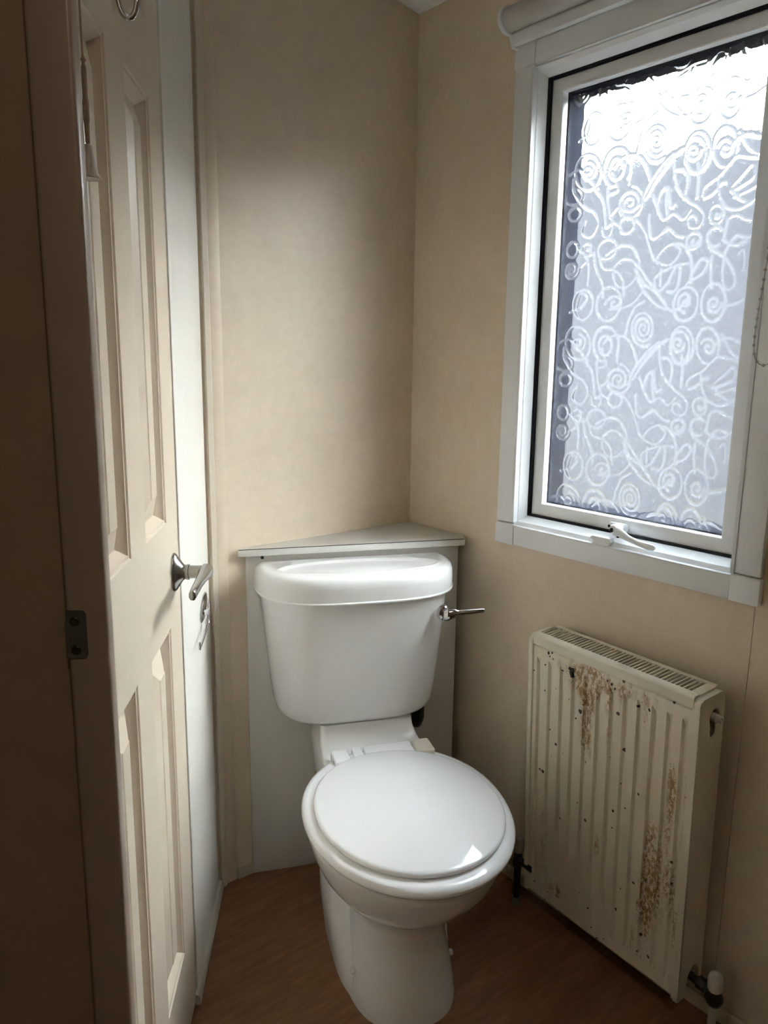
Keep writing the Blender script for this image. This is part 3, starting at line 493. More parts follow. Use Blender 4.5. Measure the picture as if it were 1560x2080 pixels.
def build_film():
    dy = 0.00115
    ys = np.arange(GL[0] - .004, GL[1] + .002, dy); zs = np.arange(GL[2] - .002, GL[3] + .002, dy)
    Hh = np.zeros((len(zs), len(ys)), np.float32)
    pts = []
    for c in CURVES:
        a = np.array(c, float) / 1000.0; a = np.c_[YL - a[:, 0], a[:, 1]]
        d = np.r_[0, np.cumsum(np.hypot(*np.diff(a, axis=0).T))]
        qd = np.arange(0, d[-1], 0.0007)
        # smooth path through the samples
        b = np.c_[np.interp(qd, d, a[:, 0]), np.interp(qd, d, a[:, 1])]
        if len(b) > 20:
            kx = np.ones(9) / 9; pad = np.vstack([np.repeat(b[:1], 4, 0), b, np.repeat(b[-1:], 4, 0)])
            b = np.c_[np.convolve(pad[:, 0], kx, 'valid'), np.convolve(pad[:, 1], kx, 'valid')]
        w = 0.0021 + 0.0007 * rng.rand()
        pts.append((b, w))
    for sh in (-0.34, 0.0, 0.34, 0.68):
        for b, w in pts:
            wv = w * (1 + 0.25 * np.sin(np.arange(len(b)) * 0.02 + len(b)))
            iy = (b[:, 0] - ys[0]) / dy; iz = (b[:, 1] + sh - zs[0]) / dy
            rad = 4
            for oy in range(-rad, rad + 1):
                for oz in range(-rad, rad + 1):
                    jy = np.rint(iy).astype(int) + oy; jz = np.rint(iz).astype(int) + oz
                    ok = (jy >= 0) & (jy < len(ys)) & (jz >= 0) & (jz < len(zs))
                    if not ok.any(): continue
                    dd = np.hypot((jy - iy)[ok], (jz - iz)[ok]) * dy
                    h = np.clip(1 - (dd / (wv[ok] * 1.35)) ** 2, 0, 1)
                    np.maximum.at(Hh, (jz[ok], jy[ok]), np.sqrt(h) * (0.55 + 0.45 * h))
    k5 = np.array([1, 2, 1]) / 4.0
    for _ in range(2):
        Hh = np.apply_along_axis(lambda r_: np.convolve(r_, k5, 'same'), 0, Hh); Hh = np.apply_along_axis(lambda r_: np.convolve(r_, k5, 'same'), 1, Hh)
    YY, ZZ = np.meshgrid(ys, zs)
    # ragged cut edge
    def jag(n_, base, amp, seed):
        rs = np.random.RandomState(seed); c = rs.rand(n_ // 5 + 3); c2 = rs.rand(n_ // 18 + 3)
        x = np.arange(n_); return base + amp * (0.6 * np.interp(x / 5.0, np.arange(len(c)), c) + 0.8 * np.interp(x / 18.0, np.arange(len(c2)), c2 ** 2))
    jl = jag(len(zs), 0.0035, 0.0075, 1); jb = jag(len(ys), 0.0015, 0.0055, 2); jt = jag(len(ys), 0.004, 0.0095, 3); jr = jag(len(zs), -0.001, 0.002, 4)
    keep = (YY < GL[1] - jl[:, None]) & (YY > GL[0] + jr[:, None]) & (ZZ > GL[2] + jb[None, :]) & (ZZ < GL[3] - jt[None, :])
    X = 1.3762 - 0.0024 * Hh
    nz_, ny_ = X.shape; N = nz_ * ny_
    P = np.zeros((2 * N, 3)); P[:N, 0] = X.ravel(); P[:N, 1] = YY.ravel(); P[:N, 2] = ZZ.ravel()
    P[N:, 0] = (1.3774 - 0.0009 * Hh).ravel(); P[N:, 1] = YY.ravel(); P[N:, 2] = ZZ.ravel()
    I = np.arange(N).reshape(nz_, ny_); kq = keep[:-1, :-1] & keep[1:, :-1] & keep[:-1, 1:] & keep[1:, 1:]
    a, b_, c_, d_ = I[:-1, :-1][kq], I[:-1, 1:][kq], I[1:, 1:][kq], I[1:, :-1][kq]
    F = np.vstack([np.c_[a, d_, c_, b_], np.c_[a, b_, c_, d_] + N])
    used = np.zeros(2 * N, bool); used[F.ravel()] = True; remap = np.cumsum(used) - 1
    P = P[used]; F = remap[F]
    me = bpy.data.meshes.new('privacy_film'); me.vertices.add(len(P)); me.vertices.foreach_set('co', P.ravel())
    me.loops.add(F.size); me.loops.foreach_set('vertex_index', F.ravel().astype(np.int32))
    me.polygons.add(len(F)); me.polygons.foreach_set('loop_start', np.arange(0, F.size, 4, dtype=np.int32)); me.polygons.foreach_set('loop_total', np.full(len(F), 4, np.int32))
    me.update()
    att = me.attributes.new('relief', 'FLOAT', 'POINT'); hv = np.concatenate([Hh.ravel(), Hh.ravel()])[used]; att.data.foreach_set('value', hv.astype(np.float32))
    me.shade_smooth(); me.materials.append(M['film']); me.materials.append(M['film_back'])
    mi = np.zeros(len(F), np.int32); mi[len(F) // 2:] = 1; me.polygons.foreach_set('material_index', mi)
    return link('privacy_film', me, win, label='white embossed swirl privacy film with ragged edges')
build_film()
# window handle: base on the sash, pivot boss, lever, keep on the frame
wh = empty('window_handle', Matrix.Identity(4)); wh.parent = win
def rrect(y0, y1, z0, z1, rad, X, n=6):
    out = []
    for cy_, cz_, a0 in ((y1 - rad, z1 - rad, 0), (y0 + rad, z1 - rad, 90), (y0 + rad, z0 + rad, 180), (y1 - rad, z0 + rad, 270)):
        for a in np.linspace(a0, a0 + 90, n): out.append((X, cy_ + rad * math.cos(R(a)), cz_ + rad * math.sin(R(a))))
    return out
b = MB(); b.loft([rrect(.8835, .9345, .9155, .9345, .0092, 1.361), rrect(.8835, .9345, .9155, .9345, .0092, 1.357), rrect(.8845, .9335, .9165, .9335, .0085, 1.3555)]); b.build('handle_base', M['pvc_light'], wh)
b = MB(); b.lathe([(.003, 0), (.003, .0006), (.0018, .0009)], (1.3556, .930, .9245), (-1, 0, 0), 12); b.build('screw', M['gasket'], wh)
b = MB(); b.lathe([(.0105, 0), (.0105, .012), (.0100, .020), (.0088, .023), (.0055, .0235)], (1.3555, .9035, .925), (-1, 0.02, -.02), 28); b.build('handle_boss', M['pvc_light'], wh)
lvp = [(1.3385, .914, .9225), (1.3370, .904, .9225), (1.3345, .887, .9195), (1.3300, .864, .9130), (1.3265, .840, .9085), (1.3245, .818, .9065), (1.3240, .805, .9065), (1.3242, .8015, .9068)]
wz = [(.0040, .0045), (.0062, .0100), (.0060, .0098), (.0045, .0065), (.0038, .0056), (.0036, .0068), (.0030, .0058), (.0015, .0025)]
b = MB(); b.loft([[(x + w_ * math.cos(a), y, z + h_ * math.sin(a)) for a in np.linspace(0, 2 * math.pi, 16, endpoint=False)] for (x, y, z), (w_, h_) in zip(lvp, wz)]); b.build('handle_lever', M['pvc_light'], wh, angle=50)
b = MB(); b.lathe([(.0048, 0), (.0048, .002), (.0036, .0030)], (1.3335, .9065, .9228), (-1, 0, 0), 20); b.build('lock_button', M['gasket'], wh)
b = MB(); b.prism([(.9485, .9045), (.9420, .9075), (.9010, .9075), (.8975, .9000), (.9020, .8915), (.9120, .8895), (.9420, .8905), (.9465, .8950)], 'x', 1.318, 1.334); b.build('keep', M['pvc_light'], wh, bevel=0.002)
b = MB(); b.box(1.3302, 1.3312, .8880, .8935, .9095, .9125); b.build('key_slot', M['gasket'], wh)

# ------------------------------------------------------------------ roller blind
bl_ = thing('roller_blind', T((1.285, 0.9, 1.94)), 'rolled up white roller blind above the window', 'blind')
b = MB(); b.tube([(0, .300, 0), (0, -.34, 0)], .0235, 28); b.build('roller', M['blind'], bl_)
b = MB(); b.prism([(.006, -.046), (.020, -.046), (.032, -.041), (.032, -.018), (.022, -.013), (.012, -.016), (.006, -.026)], 'y', .300, -.34); b.build('bottom_bar', M['pvc'], bl_, bevel=.002)
for y in (.306, -.346):
    b = MB(); pts = [(0.0 + .0275 * math.cos(a), .0275 * math.sin(a)) for a in np.linspace(R(80), R(290), 18)] + [(.018, -.048), (.036, -.048), (.046, -.040), (.046, .03)]
    b.prism(pts, 'y', y - .005, y + .005); b.build('bracket', M['pvc'], bl_, bevel=.0025)
b = MB(); b.box(.040, .047, -.34, .30, -.03, .035); b.build('head_rail', M['pvc'], bl_, bevel=.002)
b = MB(); b.lathe([(.004, 0), (.004, .008)], (.014, .290, -.031), (0, -1, 0), 10); b.build('pin', M['gasket'], bl_)
cp = catmull([(.000, -.305, -.02), (.0, -.288, -.30), (.0, -.277, -.51), (.0, -.271, -.60), (.0, -.2695, -.645), (.0, -.274, -.672), (.0, -.2875, -.683), (.0, -.303, -.672), (.0, -.312, -.63), (0, -.318, -.5), (.0, -.325, -.02)], 30)
ch = MB(); ch.tube(cp[::6], .0008, 6)
acc = 0.0; prev = cp[0]
oct_ = []
for p in cp[1:]:
    acc += (p - prev).length; prev = p
    if acc > 0.0135:
        acc = 0; ch.lathe([(.0002, -.0027), (.0019, -.0019), (.0027, 0), (.0019, .0019), (.0002, .0027)], p, (0, 0, 1), 8)
ch.build('bead_chain', mat('chain_plastic', (.42, .42, .41), .35), bl_)

# ------------------------------------------------------------------ boxing behind the toilet
TW = T((0.8334, 1.530, 0)) @ Matrix.Rotation(R(-24), 4, 'Z')      # local x = along panel, y = towards wall, z up
bx = thing('pipe_boxing', TW, 'white boxing panel standing behind the toilet across the corner', 'boxing')
MB().box(0.0, 0.5155, 0.0, 0.014, 0.0, 0.818).build('front_panel', M['panel_white'], bx, bevel=.0008)
inv = TW.inverted()
def tl(x, y): p = inv @ Vector((x, y, 0)); return (p.x, p.y)
sh = thing('corner_shelf', T((0.8334, 1.530, 0)), 'white triangular corner shelf with worn edging above the cistern', 'shelf')
Q = Matrix.Rotation(R(-24), 4, 'Z')
tri = [(-0.0185, -.017), (0.5250, -.017), (0.5285, -.012), tl(XW - .001, 1.3335), tl(XW - .001, YB - .001), tl(.8245, YB - .001)]
def turn(mb): mb.v = [tuple(Q @ Vector(p)) for p in mb.v]; return mb
b = MB(); b.prism(tri, 'z', .8181, .8325); turn(b).build('board', M['panel_white'], sh, bevel=.0008)
b = MB(); b.box(-0.0180, 0.5245, -.0183, -.0168, .8170, .8318); turn(b).build('edging_strip', M['lip_edge'], sh, bevel=.0005)
b = MB(); b.box(-0.0170, 0.5240, -.0181, -.0160, .8320, .8332); turn(b).build('edge_gap', M['gap'], sh)
b = MB(); b.lathe([(.0038, 0), (.0038, .0012), (.0022, .0016), (.0008, .0010)], (.0375, 0, .8085), (0, -1, 0), 20); b.build('screw', M['dark_metal'], bx)
b = MB(); b.lathe([(.0055, 0), (.0055, .0012), (.004, .0018)], (.031, 0, .022), (0, -1, 0), 20); b.build('screw_cap', M['panel_white'], bx)

# ------------------------------------------------------------------ toilet   local: x along the panel, y = -v (v out of the panel), z up
tw = thing('toilet', TW, 'white close coupled toilet with closed lid and chrome flush lever', 'toilet')
NA = 64
def sup(uc, vc, A, Bf, Bb, z, ef=2.0, eb=2.0, n=NA):
    """superellipse ring with its own front (Bf) and back (Bb) half lengths and exponents"""
    out = []
    for k_ in range(n):
        a = 2 * math.pi * k_ / n; c, s_ = math.cos(a), math.sin(a)
        ex = ef if s_ > 0 else eb; B_ = Bf if s_ > 0 else Bb
        out.append((uc + A * math.copysign(abs(c) ** (2 / ex), c), -(vc + B_ * math.copysign(abs(s_) ** (2 / ex), s_)), z))
    return out
UC = 0.266
# pan: foot, waist, bowl, rim
pan = MB()
sec = [  # z, uc, vc, A, Bf, Bb, ef, eb
    (0.000, .262, .36, .113, .175, .24, 2.6, 3.2), (0.010, .262, .36, .113, .175, .24, 2.6, 3.2), (0.050, .262, .36, .108, .160, .24, 2.5, 3.2),
    (0.110, .262, .36, .099, .140, .24, 2.4, 3.0), (0.165, .263, .36, .092, .125, .24, 2.3, 3.0), (0.200, .263, .37, .097, .125, .24, 2.2, 2.8),
    (0.222, .264, .38, .120, .150, .24, 2.1, 2.6), (0.250, .264, .39, .146, .185, .25, 2.0, 2.5), (0.285, .265, .395, .168, .216, .25, 2.0, 2.4),
    (0.320, .266, .400, .183, .238, .25, 2.0, 2.3), (0.355, .266, .405, .192, .248, .25, 2.0, 2.3), (0.372, .266, .405, .196, .252, .25, 2.0, 2.3),
    (0.3785, .266, .405, .194, .250, .248, 2.0, 2.3), (0.3800, .266, .405, .188, .245, .244, 2.0, 2.3)]
pan.loft([sup(uc, vc, A, Bf, Bb, z, ef, eb) for z, uc, vc, A, Bf, Bb, ef, eb in sec])
# neck that carries the cistern
def rr_uv(u0, u1, v0, v1, rad, z, n=5):
    out = []
    for cu, cv_, a0 in ((u1 - rad, v1 - rad, 0), (u0 + rad, v1 - rad, 90), (u0 + rad, v0 + rad, 180), (u1 - rad, v0 + rad, 270)):
        for a in np.linspace(a0, a0 + 90, n): out.append((cu + rad * math.cos(R(a)), -(cv_ + rad * math.sin(R(a))), z))
    return out
pan.loft([rr_uv(.165, .365, .03, .24, .03, .10), rr_uv(.150, .378, .02, .25, .03, .26), rr_uv(.142, .384, .015, .25, .02, .365), rr_uv(.143, .382, .015, .205, .016, .384), rr_uv(.146, .374, .015, .150, .014, .400), rr_uv(.148, .368, .015, .132, .012, .420), rr_uv(.149, .366, .015, .128, .012, .4385)])
pan.loft([sup(.258, .30, A, Bf, .20, z, 3.0, 4.0) for z, A, Bf in ((0, .119, .185), (.012, .120, .185), (.045, .123, .165), (.085, .1265, .125), (.120, .1265, .085), (.160, .121, .050), (.200, .110, .030), (.240, .100, .02), (.30, .098, .02))])
pan.build('pan', M['ceramic'], tw, angle=45)
# flared foot side with the screw recess
for sg in (-1, 1):
    c = MB(); u0 = .262 + sg * .100
    c.lathe([(.0065, 0), (.0065, .005), (.0050, .0075), (.0025, .0085)], (u0, -.428, .058), (sg, -.45, .3), 18); c.build('bolt_cap', M['ceramic'], tw)
# cistern
cis = MB(); CU = .248
def dplan(hw, vf, z, ex=3.4, n=48, v0=0.004):
    """D plan: straight back at v0, curved front"""
    out = []
    for k_ in range(n + 1):
        a = math.pi * k_ / n; c, s_ = math.cos(a), math.sin(a)
        out.append((CU + hw * math.copysign(abs(c) ** (2 / ex), c), -(v0 + (vf - v0) * abs(s_) ** (2 / (ex * .8))), z))
    return out
cis.loft([dplan(.150, .105, .4385), dplan(.168, .122, .4400), dplan(.180, .135, .4455), dplan(.187, .143, .455), dplan(.192, .149, .472), dplan(.198, .154, .52), dplan(.208, .163, .62), dplan(.217, .170, .72), dplan(.2185, .172, .760)])
cis.build('cistern', M['ceramic'], tw, angle=50)
# cistern lid with a dished oval top
lid = MB(); LC = (CU, .092)
def polar(pts, z, n=72):
    """closed outline resampled by angle about the lid centre, so loops of different shape loft cleanly"""
    q_ = [(p[0] - LC[0], -p[1] - LC[1]) for p in pts]; out = []
    for k_ in range(n):
        t = 2 * math.pi * (k_ + .5) / n; dx, dy_ = math.cos(t), math.sin(t); best = 0
        for i in range(len(q_)):
            (x1, y1), (x2, y2) = q_[i], q_[(i + 1) % len(q_)]
            ex, ey = x2 - x1, y2 - y1; den = dx * ey - dy_ * ex
            if abs(den) < 1e-12: continue
            tt = (x1 * ey - y1 * ex) / den; uu = (x1 * dy_ - y1 * dx) / den
            if tt > best and -1e-6 <= uu <= 1 + 1e-6: best = tt
        out.append((LC[0] + best * dx, -(LC[1] + best * dy_), z))
    return out
def lidloop(hw, vf, z, v0=.003): return polar(dplan(hw, vf, z, 3.3, 64, v0), z)
def dish(k_, z, n=72): return [(LC[0] + .190 * k_ * math.cos(2 * math.pi * (i + .5) / n), -(LC[1] - .004 + (.060 - .0) * k_ * math.sin(2 * math.pi * (i + .5) / n)), z) for i in range(n)]
lid.loft([lidloop(.2290, .1845, .7420), lidloop(.2335, .1890, .7425), lidloop(.2335, .1890, .7450), lidloop(.2315, .1870, .7470), lidloop(.2320, .1875, .775), lidloop(.2305, .1860, .7870), lidloop(.2265, .1820, .7950), lidloop(.2190, .1750, .7990, .004), lidloop(.2120, .1690, .8000, .005),
          dish(1.0, .8000), dish(.985, .8012), dish(.965, .8008), dish(.94, .7985), dish(.91, .7965), dish(.86, .7958), dish(.5, .7955), dish(.02, .7955)])
lid.build('cistern_lid', M['ceramic'], tw, angle=40)
# flush lever
fl = empty('flush_lever', Matrix.Identity(4)); fl.parent = tw
b = MB(); b.lathe([(.0185, 0), (.0185, .004), (.0170, .0095), (.0120, .0135), (.004, .015)], (.4275, -.150, .6975), (0.28, -1, 0), 28); b.build('lever_boss', M['chrome'], fl)
pth = catmull([(.4230, -.160, .6950), (.432, -.165, .6965), (.446, -.170, .7000), (.464, -.1735, .7025), (.488, -.176, .7035), (.5120, -.178, .7045), (.5150, -.178, .7045)], 5)
rad = np.interp(np.linspace(0, 1, len(pth)), [0, .15, .3, .45, .7, .95, 1], [.0140, .0160, .0130, .0085, .0080, .0064, .0016])
b = MB(); rings = []
for p, r_ in zip(pth, rad): rings.append([(p.x, p.y + r_ * .75 * math.cos(a), p.z + r_ * math.sin(a) * (1.0 if p.x < .45 else .8)) for a in np.linspace(0, 2 * math.pi, 16, endpoint=False)])
b.loft(rings); b.build('lever_arm', M['chrome'], fl, angle=60)
# seat ring and lid
def ell(A, Bf, Bb, z, vc=.415, uc=UC + .001): return sup(uc, vc, A, Bf, Bb, z, 2.0, 2.15)
b = MB(); b.loft([ell(.190, .243, .22, .3805), ell(.2005, .2535, .235, .3812), ell(.2032, .2570, .238, .386), ell(.2030, .2565, .238, .391), ell(.1990, .2520, .234, .3975), ell(.190, .243, .226, .4005), ell(.165, .215, .20, .401)])
b.build('seat', M['seat'], tw, angle=60)
b = MB(); LV = .432
lr = [ell(.172, .203, .200, .4020, LV), ell(.1800, .2110, .209, .4030, LV), ell(.1822, .2132, .2125, .4065, LV), ell(.1816, .2126, .2118, .4105, LV)]
for k_ in (.985, .96, .92, .86, .78, .68, .56, .42, .28, .14, .02):
    lr.append(ell(.182 * k_, .213 * k_, .212 * k_, .4122 + .0225 * (1 - k_ ** 2.3), LV))
b.loft(lr)
b.build('seat_lid', M['seat'], tw, angle=60)
# hinge bar
b = MB(); b.box(.159, .197, -.243, -.190, .386, .4115); b.build('hinge', M['seat'], tw, bevel=.005, seg=3)
b = MB(); b.box(.2065, .2275, -.243, -.187, .388, .4125); b.build('hinge', M['seat'], tw, bevel=.004, seg=3)
b = MB(); b.box(.2325, .342, -.250, -.186, .388, .4130); b.build('hinge', M['seat'], tw, bevel=.005, seg=3)
b = MB(); b.box(.3455, .387, -.240, -.184, .386, .4130); b.build('hinge', M['hinge_beige'], tw, bevel=.005, seg=3, label='yellowed plastic hinge cap')
# waste and inlet pipe in the panel's cut-out, right of the neck
wp = thing('inlet_pipe', TW, 'dark pipe elbow under the right end of the cistern', 'pipe')
b = MB(); b.tube([(.409, -.004, .372), (.409, -.025, .374), (.409, -.036, .390), (.409, -.038, .4365)], .016, 18); b.build('elbow', M['pipe'], wp, angle=60)
b = MB(); b.lathe([(.021, 0), (.021, .010), (.0175, .013)], (.409, -.0035, .372), (0, -1, 0), 24); b.build('flange', mat('brown_flange', (.10, .07, .055), .5), wp)

# ------------------------------------------------------------------ radiator   local: x to the right along the wall, y towards the wall, z up
ya, ro, le = R(2.29), R(-0.62), R(2.9)
a_ = Vector((-math.sin(ya), -math.cos(ya), 0)); c_ = Vector((-math.cos(ya), math.sin(ya), 0)); z_ = Vector((0, 0, 1))
a2 = a_ * math.cos(ro) + z_ * math.sin(ro); b2 = z_ * math.cos(ro) - a_ * math.sin(ro)
b3 = b2 * math.cos(le) + c_ * math.sin(le); c3 = c_ * math.cos(le) - b2 * math.sin(le)
RW_, RH, RD = 0.400, 0.640, 0.078
ctr = Vector((1.2404, 0.8267, 0.3707)) - b3 * (RH / 2)
RM = Matrix(((a2.x, -c3.x, b3.x, ctr.x), (a2.y, -c3.y, b3.y, ctr.y), (a2.z, -c3.z, b3.z, ctr.z), (0, 0, 0, 1)))
rad_ = thing('radiator', RM, 'rusty cream panel radiator under the window', 'radiator')
# pressed front panel: height field with tapered channels
ng = 12; pitch = 0.0313; g0 = -0.1735
xs = [-RW_ / 2 + .012, -RW_ / 2 + .016]
cols = [(-RW_ / 2 + .0112, 0), (-RW_ / 2 + .014, 0)]
gx = [g0 + pitch * i for i in range(ng)]
for g in gx: cols += [(g - .0058, 0), (g - .0030, 1), (g + .0030, 1), (g + .0058, 0)]
cols += [(RW_ / 2 - .014, 0), (RW_ / 2 - .0118, 0)]
cols = sorted(set(cols))
rows = [(.012, 0), (.040, 0), (.052, 1), (.575, 1), (.589, 0), (.612, 0)]
fp = MB(); P = []
for z, t in rows:
    for x, g in cols: P.append((x, 0.003 + 0.0068 * g * t, z))
nc = len(cols)
fp.add(P, [(i * nc + j, i * nc + j + 1, (i + 1) * nc + j + 1, (i + 1) * nc + j) for i in range(len(rows) - 1) for j in range(nc - 1)])
x0, x1 = cols[0][0], cols[-1][0]
fp.add([(x0, .003, .612), (x1, .003, .612), (x1, .0045, .6145), (x0, .0045, .6145), (x0, .007, .622), (x1, .007, .622)], [(0, 1, 2, 3), (3, 2, 5, 4)])
fp.add([(x0, .003, .012), (x1, .003, .012), (x1, .009, .002), (x0, .009, .002), (x0, .03, .0), (x1, .03, .0)], [(1, 0, 3, 2), (2, 3, 4, 5)])
fpo = fp.build('front_panel', M['rust'], rad_, angle=50)
b = MB(); b.box(-RW_ / 2 + .006, RW_ / 2 - .006, .030, .0315, .004, .62); b.build('water_plate', M['inside'], rad_)
b = MB(); b.box(-RW_ / 2 + .010, RW_ / 2 - .010, .066, .070, .0, .61); b.build('rear_panel', M['enamel'], rad_)
# top grille: front rail, rear rail, slats
b = MB(); b.prism([(-.001, .618), (.0005, .6365), (.004, RH), (.0185, RH), (.0185, .637), (.004, .636), (.003, .618)], 'x', -RW_ / 2 + .012, RW_ / 2 - .014); b.build('grille_rail', M['enamel'], rad_, bevel=.0006)
b = MB(); b.box(-RW_ / 2 + .012, RW_ / 2 - .014, .0655, RD - .001, .632, RH); b.build('grille_rail', M['enamel'], rad_, bevel=.001)
b = MB(); b.box(-.0014, .0014, .0175, .067, .6345, RH - .0006)
sl = b.build('slat', M['enamel'], rad_, bevel=.0005)
NS = 40; x_a, x_b = -RW_ / 2 + .020, RW_ / 2 - .030
for i in range(NS):
    o = sl if i == 0 else sl.copy()
    if i: COL.objects.link(o); o.parent = rad_
    o.location.x = x_a + (x_b - x_a) * i / (NS - 1)
b = MB(); b.box(RW_ / 2 - .029, RW_ / 2 - .012, .0175, .067, .6345, RH - .0004); b.build('grille_rail', M['enamel'], rad_)
# end caps; the right one has the bleed hole and the valve cut-out
def end_cap_right():
    X = RW_ / 2
    bm = bmesh.new()
    outer = [(.002, .004), (RD, .004), (RD, .628), (.068, .636), (.010, .636), (.002, .630)]
    def keyhole():
        pts = [(.0475 + .0160 * math.sin(t), .5905 + .0180 * math.cos(t)) for t in np.linspace(R(-118), R(118), 20)]
        pts += [(.0455 + .0105 * math.sin(t), .5660 + .0145 * math.cos(t)) for t in np.linspace(R(65), R(295), 16)]
        return pts
    cut = [(.047 + .021 * math.sin(t), .030 + .034 * math.cos(t)) for t in np.linspace(R(-90), R(90), 16)]
    outer = [(.002, .004), (.026, .004)] + cut[:] + [(.068, .004)][:0] + [(RD, .030)][:0] + [(.068, .004), (RD, .004), (RD, .628), (.068, .636), (.010, .636), (.002, .630)]
    loops = [outer, keyhole()]
    edges = []; vl = []
    for lp in loops:
        vs = [bm.verts.new((X, y, z)) for y, z in lp]; vl.append(vs)
        for i in range(len(vs)): edges.append(bm.edges.new((vs[i], vs[(i + 1) % len(vs)])))
    bmesh.ops.triangle_fill(bm, use_beauty=True, use_dissolve=False, edges=edges)
    # returns: rim folded round the panel, inner walls of the holes
    for li, vs in enumerate(vl):
        dpt = .016 if li == 0 else .003
        ins = [bm.verts.new((X - dpt, v.co.y, v.co.z)) for v in vs]
        for i in range(len(vs)): j = (i + 1) % len(vs); bm.faces.new((vs[i], vs[j], ins[j], ins[i]))
    bmesh.ops.recalc_face_normals(bm, faces=bm.faces)
    me = bpy.data.meshes.new('end_cap'); bm.to_mesh(me); bm.free(); me.materials.append(M['enamel'])
    return link('end_cap', me, rad_)
end_cap_right()
b = MB(); b.box(RW_ / 2 - .026, RW_ / 2 - .025, .012, RD - .004, .006, .63); b.build('end_plate', M['inside'], rad_)
b = MB(); b.prism([(-.0015, .010), (-.0015, .626), (.010, .637), (.066, .637), (RD, .630), (RD, .006), (.004, .006)], 'x', -RW_ / 2, -RW_ / 2 + .0105); b.build('end_cap', M['enamel'], rad_, bevel=.0015)
b = MB(); b.prism([(-.0015, .004), (-.0015, .628), (.004, .634), (.006, .634), (.006, .004)], 'x', RW_ / 2 - .0102, RW_ / 2); b.build('corner_edge', M['enamel'], rad_, bevel=.0012)
b = MB(); b.lathe([(.0085, -.016), (.0085, .006), (.0080, .010), (.0068, .0105), (.0065, .019), (.0040, .0195), (.0035, .016), (.0005, .016)], (RW_ / 2 - .008, .0535, .5875), (1, 0, 0), 20); b.build('bleed_plug', M['cap'], rad_)
# right valve: tail, body, cap, globe and pipe to the floor
rv = empty('radiator_valve', Matrix.Identity(4)); rv.parent = rad_
b = MB(); b.tube([(RW_ / 2 - .006, .047, .038), (RW_ / 2 + .040, .047, .035)], .0085, 16); b.lathe([(.0125, 0), (.0125, .016)], (RW_ / 2 + .012, .047, .0375), (1, 0, -.05), 6); b.build('valve_tail', M['dark_metal'], rv)
b = MB(); b.lathe([(.004, -.017), (.012, -.012), (.0165, -.003), (.017, .003), (.0135, .012), (.010, .018), (.010, .030)], (RW_ / 2 + .046, .047, .024), (0, 0, 1), 24); b.build('valve_body', M['dark_metal'], rv)
b = MB(); b.lathe([(.0120, 0), (.0138, .004), (.0138, .024), (.0120, .033), (.0070, .038), (.001, .0395)], (RW_ / 2 + .046, .047, .044), (0, 0, 1), 24); b.build('valve_cap', M['cap'], rv)
iv = RM.inverted()
pl = iv @ Vector((0, 0, 0))
def rl(x, y, z): return iv @ Vector((x, y, z))
top = Vector((RW_ / 2 + .046, .047, .010)); tw_ = RM @ top
b = MB(); b.tube([top, rl(tw_.x, tw_.y, 0.002)], .0078, 14); b.build('valve_pipe', M['cap'], rv)
# left valve
lv_ = empty('radiator_valve', Matrix.Identity(4)); lv_.parent = rad_
px, py = 1.268, 1.053
b = MB(); b.tube([rl(px, py, .001), rl(px, py, .112)], .0080, 14); b.build('valve_pipe', M['pipe'], lv_)
b = MB(); b.lathe([(.0105, 0), (.0105, .020)], rl(px, py, .0005), rl(px, py, 1) - rl(px, py, 0), 18); b.build('pipe_collar', mat('grey_collar', (.20, .185, .16), .5), lv_)  # collar in one even dark grey-brown
b = MB(); b.lathe([(.0095, 0), (.0118, .004), (.0118, .020), (.0095, .026), (.0095, .040)], rl(px, py, .098), rl(px, py, 1) - rl(px, py, 0), 8); b.tube([rl(px, py, .118), rl(px - .004, py - .045, .118)], .008, 12); b.build('valve_body', M['pipe'], lv_)
b = MB(); b.lathe([(.0115, 0), (.0128, .004), (.0128, .026), (.009, .034), (.001, .036)], rl(px, py, .139), rl(px, py, 1) - rl(px, py, 0), 18); b.build('valve_cap', mat('shaded_cap', (.26, .24, .20), .5), lv_)  # white cap darkened: the shade it stands in is put into its colour

# ------------------------------------------------------------------ toilet roll holder on the white board
tr = thing('toilet_roll_holder', LW @ T((0, 0, 0)), 'empty chrome toilet roll holder on the white board beside the door', 'holder')
b = MB()
def leafp(k, o): return [(.105 + k * .041 * math.copysign(abs(math.cos(a)) ** .9, math.cos(a)), o, .742 + k * .0225 * math.sin(a) + k * .012 * math.cos(a) * -1) for a in np.linspace(0, 2 * math.pi, 28, endpoint=False)]
b.loft([leafp(1, .0005), leafp(1, .0025), leafp(.9, .0042), leafp(.4, .0052)]); b.build('plate', M['satin'], tr)
b = MB(); b.tube([(.118, .003, .735), (.118, .0125, .735)], .0062, 16); b.lathe([(.0085, 0), (.0085, .003), (.005, .0045)], (.118, .0115, .735), (0, 1, 0), 18); b.build('post', M['chrome'], tr)
b = MB(); b.tube(catmull([(.108, .013, .755), (.118, .0145, .733), (.127, .0145, .716), (.1335, .0145, .7130), (.150, .0142, .7105), (.225, .0135, .7015), (.236, .0133, .7005)], 6), .0026, 12); b.build('arm', M['chrome'], tr)
b = MB(); b.tube([(.236, .0133, .698), (.2375, .0133, .714)], .0026, 10); b.build('arm_stop', M['chrome'], tr)

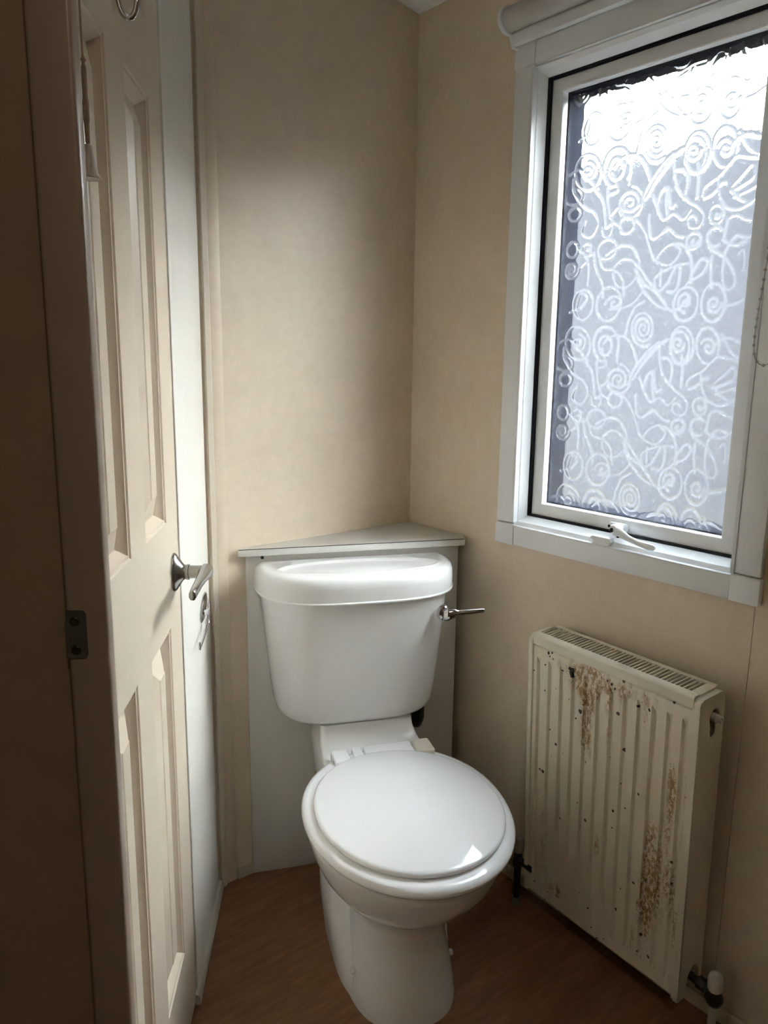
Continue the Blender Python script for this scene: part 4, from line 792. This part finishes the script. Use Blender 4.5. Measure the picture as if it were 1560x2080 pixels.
# ------------------------------------------------------------------ light pull cord
pc = thing('light_pull_cord', T((0.2744, 0.7939, 1.4254)), 'beige light pull cord with a grey cone pull near the door', 'pull cord')
ct = ceil_z(.2744) - 1.4254
b = MB(); b.tube([(0, 0, .030), (-.0005, 0, .06), (-.0004, .0, .104), (.0, 0, ct)], .0010, 8); b.build('cord', M['cord'], pc)
b = MB(); b.lathe([(.0009, .030), (.0022, .033), (.0024, .050), (.0030, .0520), (.0030, .068), (.0024, .072), (.0024, .098), (.0012, .102), (.0026, .105), (.0012, .108)], (0, 0, 0), (0, 0, 1), 12); b.build('cord_connector', M['cord'], pc)
b = MB(); b.lathe([(.0105, .0004), (.0112, .0000), (.0112, .0012), (.0082, .0050), (.0062, .0140), (.0045, .0240), (.0040, .0295), (.0030, .0310), (.001, .0312)], (0, 0, 0), (0, 0, 1), 24); b.build('pull', M['pull'], pc)

# ------------------------------------------------------------------ added fill light in the passage behind the viewpoint, never in view
pl_ = (C1 + DL * 1.95 + NL * .45); pz = ceil_z(pl_.x)
cl = thing('fill_light', T((pl_.x, pl_.y, pz - .001)), 'added round fill light, unseen, in the passage outside the doorway', 'light')
b = MB(); b.lathe([(.13, 0), (.13, -.018), (.12, -.022)], (0, 0, 0), (0, 0, 1), 32); b.build('rim', M['pvc'], cl)
dm = bpy.data.materials.new('fill_glow'); dm.use_nodes = True
dm.node_tree.nodes['Principled BSDF'].inputs['Emission Color'].default_value = (1.0, .84, .66, 1); dm.node_tree.nodes['Principled BSDF'].inputs['Emission Strength'].default_value = 1.0
b = MB(); b.lathe([(.119, -.018), (.112, -.040), (.085, -.058), (.045, -.068), (.001, -.070)], (0, 0, 0), (0, 0, 1), 32); b.build('fill_diffuser', dm, cl)
ld = bpy.data.lights.new('fill_lamp', 'AREA'); ld.shape = 'DISK'; ld.size = .22; ld.energy = 2.6; ld.color = (1.0, .86, .70)
lo = bpy.data.objects.new('fill_lamp', ld); COL.objects.link(lo); lo.parent = cl; lo.location = (0, 0, -.074)

# ------------------------------------------------------------------ outside
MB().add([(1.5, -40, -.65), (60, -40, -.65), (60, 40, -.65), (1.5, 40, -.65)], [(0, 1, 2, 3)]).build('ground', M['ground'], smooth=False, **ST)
fn = empty('sky_blocker', T((4.0, 2.5, -.65)), **ST)  # added block outside: dims the lower window view, cuts off low skylight
MB().box(0, 2.6, -9, 9, .95, 3.07).build('wall_panel', M['blocker'], fn, smooth=False)
MB().box(0.03, 2.57, -8.97, 8.97, 0, .95).build('blocker_base', mat('blocker_base_dark', (0.040, 0.037, 0.034), .9, spec=0.0), fn, smooth=False)  # warmer base of the added block, tones the bottom of the window
